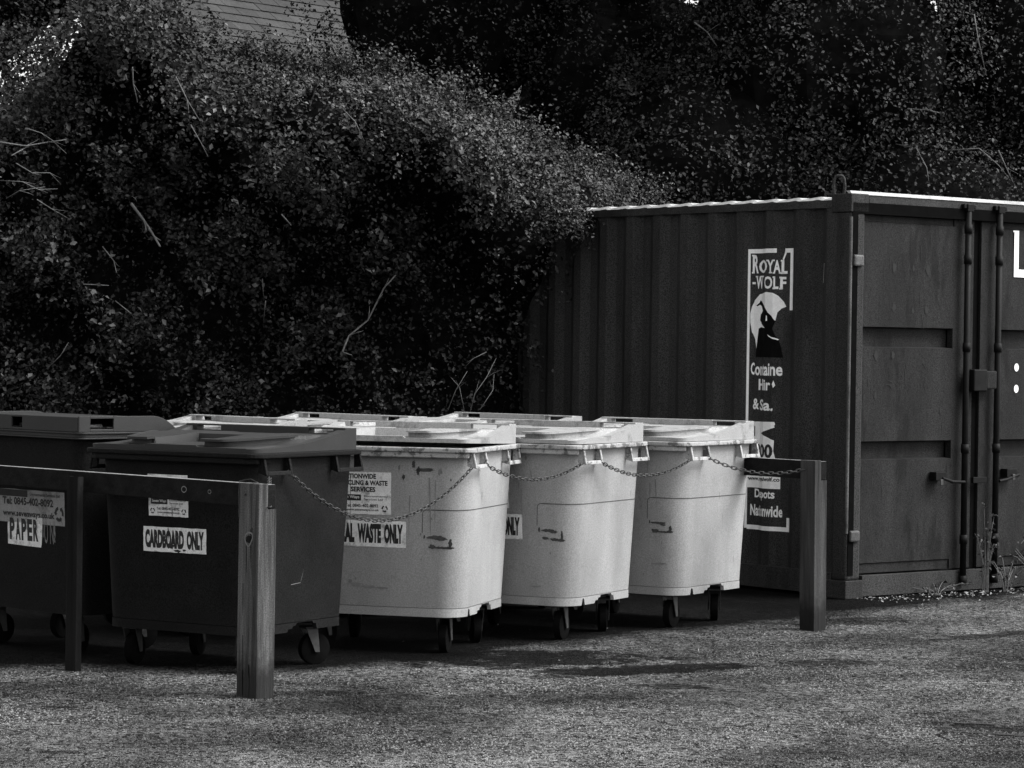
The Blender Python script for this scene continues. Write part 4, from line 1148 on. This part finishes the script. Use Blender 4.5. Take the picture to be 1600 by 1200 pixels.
wrap(flat2(P2(zs([(250, 612), (258, 620), (260, 655), (247, 658)])), P2(zs([(262, 762), (290, 780), (340, 792), (360, 800), (350, 806), (300, 795), (272, 778)]))), 'highlight', 'white_paint', back, 0.0055)
wrap(flat2(sw("all", .880, .832, 1.012, 1.080, .03), sw("1300", .900, .672, 0.872, 0.965, .035), sw("www.royalwolf.co", .898, .596, 0.712, 0.748, 0.03)), 'dark_lettering', 'ink', back, 0.0040)
tag(cont, 'dark shipping container with corrugated side and double doors, on the right behind the bins', 'container')
mb = MB(); vs_ = [(0.268, 2.145), (0.262, 2.15), (0.275, 2.02), (0.281, 2.02)]
place2(poly2(vs_), lambda s, z: CP(s, side_out(s) + 0.0015, z), 'scratch', 'lit_worn_edge', cont)

# ------------------------------------------------------------------ foliage
def leaf_mesh(name, C, Nrm, size, rng, mat, per=1, fold=0.25):
    """C centres (n,3), Nrm facing directions (n,3); one bent quad pair per leaf"""
    n = len(C)
    d = rng.normal(size=(n, 3)); N_ = Nrm + d * 0.75; N_ /= np.linalg.norm(N_, axis=1)[:, None]
    a = rng.normal(size=(n, 3)); U = np.cross(N_, a); U /= np.linalg.norm(U, axis=1)[:, None]; V = np.cross(N_, U)
    s = size * rng.uniform(0.55, 1.3, n)[:, None]
    tip = C + U * s; tail = C - U * s * 0.9
    l = C + V * s * 0.62 + N_ * s * fold + U * s * 0.1; r = C - V * s * 0.62 + N_ * s * fold + U * s * 0.1
    verts = np.stack([tail, r, tip, l], 1).reshape(-1, 3)
    base = (np.arange(n) * 4)[:, None]
    tris = np.concatenate([base + np.array([[0, 1, 2]]), base + np.array([[0, 2, 3]])], 1).reshape(-1)
    me = bpy.data.meshes.new(name)
    me.vertices.add(n * 4); me.vertices.foreach_set("co", verts.astype(np.float32).ravel())
    me.loops.add(n * 6); me.loops.foreach_set("vertex_index", tris.astype(np.int32))
    me.polygons.add(n * 2); me.polygons.foreach_set("loop_start", (np.arange(n * 2) * 3).astype(np.int32)); me.polygons.foreach_set("loop_total", np.full(n * 2, 3, np.int32))
    me.update(calc_edges=True); me.validate()
    me.materials.append(M_[mat])
    return me

def clusters(P, Nrm, rng, per, rad):
    n = len(P); k = rng.integers(max(1, per // 2), per * 2, n)
    C = np.repeat(P, k, 0); NN = np.repeat(Nrm, k, 0)
    off = rng.normal(size=C.shape) * rad * np.repeat(rng.uniform(0.5, 1.3, n), k)[:, None] * 0.6
    return C + off, NN

# hedge: an overgrown bank of shrub running behind the bins and the container
def hump(x, z, sc, ph):
    return (math.sin(x * 1.9 * sc + ph) * math.sin(z * 2.3 * sc + ph * 1.7) + 0.6 * math.sin(x * 4.1 * sc + 1.3 + ph) * math.sin(z * 3.7 * sc + 2.1) + 0.35 * math.sin(x * 8.3 * sc + z * 5.1 * sc + ph))
XT = [(-9, 3.2), (-3.35, 3.30), (-3.1, 3.9), (-2.9, 4.25), (-2.45, 4.15), (-2.2, 3.66), (-1.6, 3.54), (-1.2, 3.52), (-0.95, 3.50), (-0.5, 3.38), (0.0, 3.17), (0.35, 3.04), (0.6, 2.92), (0.9, 2.78), (1.3, 2.6), (9, 2.3)]
def top_z(x):
    for (a, za), (b, zb_) in zip(XT[:-1], XT[1:]):
        if a <= x <= b: return za + (zb_ - za) * (x - a) / (b - a)
    return XT[-1][1]
def front_y(x, z):
    base = 19.3 + 0.33 * (x + 1.0) if x > -1 else 19.3 + 0.10 * (x + 1.0)
    zt = top_z(x); q = z / zt
    base += 1.35 * max(0, x + 0.20)
    bulge = (0.55 + 0.40 / (1 + math.exp(-(x + 0.5) * 8))) * math.exp(-((q - 0.86) / 0.2) ** 2)
    roundoff = 1.3 * max(0, (q - 0.86) / 0.14) ** 2
    return base - bulge + roundoff + 0.16 * hump(x, z, 1.0, 0.5) + 0.05 * hump(x, z, 2.9, 1.5)
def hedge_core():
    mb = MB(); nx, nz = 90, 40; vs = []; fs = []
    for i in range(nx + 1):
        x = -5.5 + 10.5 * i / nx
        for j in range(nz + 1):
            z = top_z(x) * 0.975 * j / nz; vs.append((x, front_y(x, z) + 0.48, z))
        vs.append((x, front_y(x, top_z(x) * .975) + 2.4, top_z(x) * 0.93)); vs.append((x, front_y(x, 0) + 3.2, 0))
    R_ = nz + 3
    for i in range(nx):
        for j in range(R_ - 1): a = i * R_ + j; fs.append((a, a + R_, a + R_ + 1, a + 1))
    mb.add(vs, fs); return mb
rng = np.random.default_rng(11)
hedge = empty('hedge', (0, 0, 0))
hc = hedge_core().build('shade_core', 'inner', hedge)  # added near-black core in place of the hedge's inner shade
def hedge_points(n, xr, zr, dens):
    P = []; Nn = []
    while len(P) < n:
        x = rng.uniform(*xr); zt = top_z(x); q = rng.uniform(*zr); z = q * zt
        fade = 1 / (1 + math.exp((x + 1.0) * 4)); dn = (0.05 + 0.95 * (0.5 + 0.5 * math.tanh(4.5 * (hump(x, z, 2.7, 2.2) + dens)))) * (0.25 + 0.75 * q * q) * (0.12 + 0.88 * fade if q < 0.8 else 1.0)
        if rng.uniform() > dn: continue
        y = front_y(x, z) + rng.uniform(-0.12, 0.40)
        P.append((x, y, z)); Nn.append((0.15, -0.65, 0.55 + 0.5 * max(0, q - 0.7)))
    return np.array(P), np.array(Nn)
P, Nn = hedge_points(5000, (-5.0, 0.9), (0.06, 1.0), -0.25)
C_, NN = clusters(P, Nn, rng, 11, 0.085)
link('leaves', leaf_mesh('hedge_leaves', C_, NN, 0.018, rng, 'leaf'), None, hedge)
P = []; 
for _ in range(2000):
    x = rng.uniform(-4.6, 0.9); z = rng.uniform(0.05, 0.97) * top_z(x); P.append((x, front_y(x, z) + rng.uniform(0.25, 0.46), z))
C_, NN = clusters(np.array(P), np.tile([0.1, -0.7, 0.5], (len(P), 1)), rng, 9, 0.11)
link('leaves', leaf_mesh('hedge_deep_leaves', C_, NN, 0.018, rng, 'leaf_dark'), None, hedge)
P, Nn = hedge_points(900, (-4.4, -1.6), (0.84, 1.05), 0.6)
P[:, 1] -= 0.25 * np.clip((P[:, 2] - 2.8), 0, 1)
C_, NN = clusters(P, Nn, rng, 9, 0.10)
link('leaves', leaf_mesh('hedge_top_leaves', C_, NN, 0.022, rng, 'leaf'), None, hedge)
P, Nn = hedge_points(620, (-4.2, 0.2), (0.22, 0.95), -0.35)
P[:, 1] -= 0.16
C_, NN = clusters(P, Nn * np.array([1, .8, 1.6]), rng, 7, 0.06)
link('leaves', leaf_mesh('hedge_sprays', C_, NN, 0.024, rng, 'leaf_light'), None, hedge)
# bare stems and twigs caught in the hedge
def px(pxx, pyy, Y):
    """a point at distance Y seen at photo pixel (used once to read stem positions off the photograph)"""
    u = (pxx - 800) / F_PX; v = (pyy - 600) / F_PX; c, s = math.cos(ROLL), math.sin(ROLL)
    x = u * c + v * s; y = -(-u * s + v * c)
    d = Vector((x, math.cos(PITCH) + y * math.sin(PITCH), -math.sin(PITCH) + y * math.cos(PITCH)))
    return Vector((0, 0, EYE)) + d * (Y / d.y)
stems = [([(207, 105), (208, 130), (215, 160)], 2.0), ([(275, 120), (292, 155), (310, 185)], 1.6), ([(298, 195), (315, 225), (325, 245)], 1.6), ([(530, 165), (555, 190), (569, 220)], 1.6),
         ([(0, 222), (40, 228), (75, 222), (104, 218)], 2.2), ([(40, 200), (65, 208), (80, 218), (104, 240)], 1.6), ([(18, 243), (45, 228)], 1.6), ([(25, 255), (50, 270), (78, 270), (95, 288)], 1.6),
         ([(0, 282), (35, 284), (60, 296), (90, 295)], 1.5), ([(10, 310), (30, 298), (70, 292)], 1.4), ([(58, 312), (80, 326), (108, 342)], 1.6), ([(205, 318), (225, 345), (240, 368), (250, 385)], 4.5),
         ([(160, 385), (178, 408), (182, 426)], 1.8), ([(130, 444), (170, 446)], 1.8), ([(180, 470), (205, 490)], 1.6), ([(75, 575), (95, 555), (107, 535)], 1.4), ([(440, 335), (455, 352)], 2.2),
         ([(535, 550), (545, 525), (575, 500), (590, 470), (600, 450), (618, 430)], 3.2), ([(535, 550), (550, 555)], 2.0), ([(700, 640), (712, 610), (730, 580)], 1.5), ([(735, 642), (742, 615), (760, 590), (775, 560)], 1.5), ([(725, 640), (718, 605), (705, 590)], 1.3), ([(750, 640), (770, 610), (772, 585)], 1.3),
         ([(760, 550), (740, 560), (725, 575)], 1.2), ([(410, 436), (412, 470)], 1.4), ([(415, 470), (412, 500)], 1.6)]
for i, (pp, w_) in enumerate(stems):
    mb = MB(); pts = []
    for k, (a, b) in enumerate(pp):
        q = px(a, b, 19.0); yy = front_y(q.x, min(q.z, top_z(q.x) * 0.98)) - 0.24 + 0.05 * math.sin(k * 2.1 + i)
        pts.append(px(a, b, yy))
    n = len(pts); mb.tube(pts, [w_ * 0.0021 * (0.6 + 0.5 * (n - k) / n) for k in range(n)], 6)
    if n > 2:
        for k in range(1, n - 1):
            d_ = (pts[k + 1] - pts[k]); sd = Vector((-d_.z, 0.3, d_.x)).normalized() * d_.length * (0.5 if (k + i) % 2 else -0.45)
            mb.tube([pts[k], pts[k] + d_ * 0.35 + sd * 0.5, pts[k] + d_ * 0.6 + sd], [w_ * .0012, w_ * .0009, w_ * .0004], 5)
    mb.build('branch', 'twig', hedge, smooth=True)
tag(hedge, 'tall dark overgrown hedge with bare twigs behind the row of bins', 'hedge')

# lighter flowering climber along the sloping top of the hedge
ivy = empty('climbing_shrub', (0, 0, 0))
P = []; Nn = []
while len(P) < 1900:
    x = rng.uniform(-1.75, 1.35); zt = top_z(x)
    th = 0.30 + 0.32 * max(0, min(1, (x + 0.9) / 1.2)) + 0.08 * math.sin(x * 5)
    z = zt + 0.07 * math.sin(x * 9.0) + 0.05 * math.sin(x * 23) - abs(rng.normal()) * th * 0.55
    if z < 1.9: continue
    q = min(z / zt, 1.0)
    if 0.5 + 0.5 * math.tanh(2.5 * (hump(x, z, 3.4, 0.2) - 0.1)) < rng.uniform(): continue
    P.append((x, front_y(x, q * zt) - 0.16 + rng.uniform(-0.12, 0.2), z)); Nn.append((0.3, -0.4, 0.9))
for _ in range(150):
    x = rng.uniform(-2.2, 1.2); h = rng.uniform(0.04, 0.22); zt = top_z(x); lean = rng.normal() * 0.08
    for q in range(4): P.append((x + lean * q / 3, front_y(x, zt * .97) - 0.05, zt - 0.02 + h * q / 3)); Nn.append((0.2, -0.4, 0.9))
C_, NN = clusters(np.array(P), np.array(Nn), rng, 11, 0.055)
link('leaves', leaf_mesh('ivy_leaves', C_, NN, 0.015, rng, 'leaf_light'), None, ivy)
mb = MB()
for k in range(9):
    x = -1.5 + 0.33 * k; z = top_z(x) - 0.15; mb.tube([(x, front_y(x, z) + 0.1, z - 0.5), (x + .06, front_y(x, z) - 0.02, z - 0.2), (x + .16, front_y(x, z) - .05, z + 0.1)], [.012, .008, .003], 6)
mb.build('stem', 'bark', ivy)
tag(ivy, 'paler small leaved climber spilling over the sloping top of the hedge above the container', 'climber')

# trees behind
def blob_core(mb, c, r, seed):
    rr = random.Random(seed); nu, nv = 14, 9; vs = [(c[0], c[1], c[2] + r[2])]; 
    ph = [rr.uniform(0, 6) for _ in range(4)]
    for j in range(1, nv):
        for i in range(nu):
            a = 6.283 * i / nu; b = math.pi * j / nv
            k = 1 + 0.12 * math.sin(3 * a + ph[0]) * math.sin(2 * b + ph[1]) + 0.1 * math.sin(5 * a + ph[2])
            vs.append((c[0] + r[0] * k * math.cos(a) * math.sin(b), c[1] + r[1] * k * math.sin(a) * math.sin(b), c[2] + r[2] * k * math.cos(b)))
    vs.append((c[0], c[1], c[2] - r[2])); fs = [(0, 1 + i, 1 + (i + 1) % nu) for i in range(nu)]
    for j in range(nv - 2):
        for i in range(nu): a = 1 + j * nu + i; b = 1 + j * nu + (i + 1) % nu; fs.append((a, a + nu, b + nu, b))
    L = len(vs) - 1; fs += [(L, 1 + (nv - 2) * nu + (i + 1) % nu, 1 + (nv - 2) * nu + i) for i in range(nu)]
    mb.add(vs, fs)
def tree(loc, lobes, label, ncl, leaf, size, per, seed, gaps=0.0, light=0):
    rg_ = np.random.default_rng(seed); rr = random.Random(seed)
    root = empty('tree', (loc[0], loc[1], 0))
    mb = MB(); zt = min(l[2] for l in lobes)
    mb.tube([(0, 0, -0.05), (0.05, 0, zt * 0.4), (-0.05, 0.05, zt * 0.8), (0.05, 0.1, zt * 1.1)], [.20, .16, .12, .07], 10)
    for l in lobes: mb.tube([(0, 0.02, zt * 0.7), (l[0] * 0.5, l[1] * .5, (zt * .7 + l[2]) / 2), (l[0], l[1], l[2])], [.09, .05, .02], 8)
    mb.build('trunk', 'bark', root, smooth=True)
    core = MB()
    for k, l in enumerate(lobes): blob_core(core, l[:3], (l[3] * .76, l[4] * .76, l[5] * .76), seed + k)
    core.build('shade_core', 'inner', root)  # added near-black core in place of shade inside the crown
    P = []; Nn = []
    for _ in range(ncl):
        l = rr.choice(lobes); v = rg_.normal(size=3); v /= np.linalg.norm(v)
        if v[1] > 0.35 and v[2] < 0.5: v[1] = -v[1]
        k = rg_.uniform(0.82, 1.06) + 0.10 * math.sin(v[0] * 6 + l[0]) * math.sin(v[2] * 7 + l[2])
        P.append((l[0] + v[0] * l[3] * k, l[1] + v[1] * l[4] * k, l[2] + v[2] * l[5] * k)); Nn.append((v[0] * .4, v[1] * .4 - .1, v[2] * .4 + .6))
    P = np.array(P); Nn = np.array(Nn)
    keep = np.sin(P[:, 0] * 3.1 + seed) * np.sin(P[:, 2] * 3.7 + seed) + 0.5 * np.sin(P[:, 0] * 7.3) * np.sin(P[:, 2] * 6.1 + 1) > -0.85
    P, Nn = P[keep], Nn[keep]
    C_, NN = clusters(P, Nn, rg_, per, 0.11)
    link('crown', leaf_mesh('crown', C_, NN, size, rg_, leaf), None, root)
    return tag(root, label, 'tree', 'trees behind the hedge')
# lobes: x, y, z, rx, ry, rz (local)
tree((-4.4, 22.6), [(0.5, 0, 5.1, 1.35, 1.2, 1.15), (-0.35, 0, 4.72, 1.45, 1.3, 1.35), (-2.1, 0, 4.6, 1.1, 1.2, 1.1), (0.0, 0.2, 5.4, 1.5, 1.3, 1.2), (0.9, 0.3, 6.6, 1.5, 1.3, 1.2)], 'dark leafy tree at the top left, in front of the roof', 4200, 'leaf', 0.020, 10, 21)
tree((-0.2, 25.5), [(-0.50, 0, 4.75, 1.3, 1.2, 1.45), (0.05, 0.2, 5.5, 1.4, 1.3, 1.2), (0.9, 0.2, 6.2, 1.7, 1.4, 1.4), (-0.1, .4, 6.8, 1.0, 1.2, 1.0), (1.2, 0, 3.9, 1.3, 1.2, 1.3)], 'dark tree just right of the slate roof, behind the sloping hedge top', 4000, 'leaf_dark', 0.019, 10, 22)
tree((2.6, 23.6), [(0, 0, 4.0, 1.4, 1.1, 1.2), (-0.6, 0, 5.5, 1.4, 1.2, 1.2), (0.9, 0.3, 5.8, 1.3, 1.2, 1.3), (0.3, 0, 2.7, 1.9, 1.0, 0.8), (-1.0, -0.2, 3.0, 1.1, 1.0, 1.1)], 'bushy tree with pale leaf clusters above the middle of the container roof', 4600, 'leaf', 0.020, 10, 23)
tree((4.9, 25.2), [(0, 0, 4.4, 1.5, 1.2, 1.5), (-0.6, 0.2, 6.1, 1.3, 1.2, 1.1), (0.7, 0, 3.1, 1.5, 1.1, 1.2), (1.6, 0.2, 4.9, 1.0, 1.0, 1.1), (-1.0, 0.1, 3.2, 1.1, 1.0, 1.2)], 'dark tree with trailing bare twigs above the container doors, at the right', 4600, 'leaf', 0.020, 10, 24)
tree((7.2, 27.5), [(-0.6, 0, 4.2, 1.5, 1.3, 1.7), (0.8, 0, 5.5, 1.5, 1.3, 1.5), (-0.3, 0, 2.6, 1.4, 1.2, 1.2)], 'tree at the top right corner with bright sky showing through it', 3600, 'leaf', 0.021, 10, 25)

rg2 = np.random.default_rng(91)
P = np.array([tuple(px(rg2.uniform(-10, 110), rg2.uniform(40, 175), rg2.uniform(21.0, 22.4))) for _ in range(330)])
C_, NN = clusters(P, np.tile([0, -.5, .6], (len(P), 1)), rg2, 9, 0.085)
tl_ = bpy.data.objects['tree']; lo_ = link('leaf_sprays', leaf_mesh('leaf_sprays', C_ - np.array([tl_.location.x, tl_.location.y, 0]), NN, 0.021, rg2, 'leaf'), None, tl_)
tr_ = [o for o in bpy.data.objects if o.get('category') == 'tree' and 'doors' in o.get('label', '')][0]
for i, pp in enumerate(([(1085, 35), (1105, 50), (1120, 72)], [(1235, 153), (1262, 158), (1290, 162)], [(1400, 225), (1432, 232), (1448, 262), (1452, 288)], [(1480, 235), (1530, 232), (1560, 258), (1576, 278)], [(1522, 22), (1528, 60), (1541, 118)], [(1560, 235), (1572, 262), (1590, 300)], [(1418, 170), (1450, 172), (1475, 178)])):
    mb = MB(); pts = [px(a, b, 22.9 + 0.1 * math.sin(k + i)) - Vector((tr_.location.x, tr_.location.y, 0)) for k, (a, b) in enumerate(pp)]
    fork = pts[1] + Vector((0.10, 0, -0.05 if i % 2 else 0.07))
    mb.tube(pts, [0.005 * (len(pts) - k) / len(pts) + 0.0015 for k in range(len(pts))], 6); mb.tube([pts[1], fork], [0.0025, 0.001], 5)
    mb.build('branch', 'twig', tr_, smooth=True)

# ------------------------------------------------------------------ house with a slate roof far behind
house = empty('house', (-3.3, 38.0, 0))
rr = random.Random(8)
# slates in staggered courses, 40 degree pitch; the eaves run away to the right
ang = math.radians(50); pitch = math.radians(40); course = 0.19; sw_ = 0.34
ux = Vector((math.cos(ang), math.sin(ang), 0)); uy = Vector((-math.sin(ang), math.cos(ang), 0)); upr = uy * math.cos(pitch) + Vector((0, 0, math.sin(pitch)))
nr = uy * -math.sin(pitch) + Vector((0, 0, math.cos(pitch)))
org = -ux * 3.2 - upr * 1.6 + Vector((0, 0, 5.5))
mb = MB(); w0 = org + uy * 0.4 + ux * 0.1; w1 = org + uy * 0.4 + ux * 9.5; zt = org.z + 0.2
mb.hexa([(w0.x, w0.y, 0), (w1.x, w1.y, 0), (w1.x + uy.x * 5, w1.y + uy.y * 5, 0), (w0.x + uy.x * 5, w0.y + uy.y * 5, 0)], [(w0.x, w0.y, zt), (w1.x, w1.y, zt), (w1.x + uy.x * 5, w1.y + uy.y * 5, zt), (w0.x + uy.x * 5, w0.y + uy.y * 5, zt)])
mb.build('wall', 'brick', house)
mb = MB()
for r in range(26):
    for c in range(0, 28):
        x0 = c * sw_ + (sw_ / 2 if r % 2 else 0); lift = rr.uniform(0, 0.006)
        a = org + ux * (x0 + 0.004) + upr * (r * course) + nr * (0.034 + lift); b = org + ux * (x0 + sw_ - 0.004) + upr * (r * course) + nr * (0.034 + lift)
        d_ = upr * (course * 2.0) - nr * 0.030
        mb.hexa([a - nr * 0.012, b - nr * 0.012, b + d_ - nr * 0.012, a + d_ - nr * 0.012], [a, b, b + d_, a + d_])
mb.build('roof', 'slate', house)
tag(house, 'house with a grey slate roof glimpsed above the hedge at the top', 'house')

# ------------------------------------------------------------------ small weeds at the foot of the container doors
def weed(loc, h, n, label, seed, lean=(0, 0), spread=0.1):
    rg_ = np.random.default_rng(seed); root = empty('weed', (loc[0], loc[1], 0)); mb = MB(); tips = []
    for k in range(n):
        a = rg_.uniform(0, 6.28); e = (lean[0] + spread * math.cos(a), lean[1] + spread * math.sin(a)); hh = h * rg_.uniform(.5, 1)
        pts = [(0.02 * math.cos(a), .02 * math.sin(a), 0), (e[0] * .3, e[1] * .3, hh * .5), (e[0] * .8, e[1] * .8, hh * .9), (e[0] * 1.1, e[1] * 1.1, hh * rg_.uniform(.8, 1))]
        mb.tube(pts, [.003, .0025, .002, .001], 5); 
        for q in range(9): 
            t = rg_.uniform(.2, 1); i = min(2, int(t * 3)); f = t * 3 - i; p = Vector(pts[i]).lerp(Vector(pts[i + 1]), f); tips.append((p.x + rg_.normal() * .015, p.y + rg_.normal() * .015, p.z))
    mb.build('stem', 'twig', root)
    T = np.array(tips); link('leaves', leaf_mesh('weed_leaves', T, np.tile([0, -.4, .8], (len(T), 1)), 0.013, rg_, 'leaf_light'), None, root)
    return tag(root, label, 'weed', 'weeds along the container')
foot = lambda t, o: (CX + (vb * t - va * o).x, CY + (vb * t - va * o).y)
weed(foot(1.22, 0.10), 0.62, 9, 'thin climbing weed growing up the seam between the container doors', 31, spread=0.07)
weed(foot(1.36, 0.16), 0.28, 10, 'low weed clump at the foot of the door seam', 32, spread=0.14)
weed(foot(1.75, 0.10), 0.42, 16, 'leafy weed clump at the right edge, under the right container door', 33, spread=0.25)
weed(foot(0.75, 0.10), 0.10, 8, 'tiny weed tuft in the gap under the left container door', 34, spread=0.2)

# weeds and leaf litter along the foot of the hedge and between the bins
rg = np.random.default_rng(77); mb = MB()
lit = []
for i in range(500):
    t = rg.uniform(0.05, 2.3); o = abs(rg.normal()) * 0.18 + 0.03; p = foot(t, o); lit.append((p[0], p[1], 0.008))
for i in range(30):
    lit.append((rg.uniform(-1.8, 2.0), rg.uniform(13.4, 16.5), 0.008))
T = np.array(lit); me = leaf_mesh('litter', T, np.tile([0, 0, 2.0], (len(T), 1)), 0.011, rg, 'litter')
tag(link('leaf_litter', me), 'dead leaves and crumbs lying along the foot of the container and under the bins', 'leaf litter', kind='stuff')
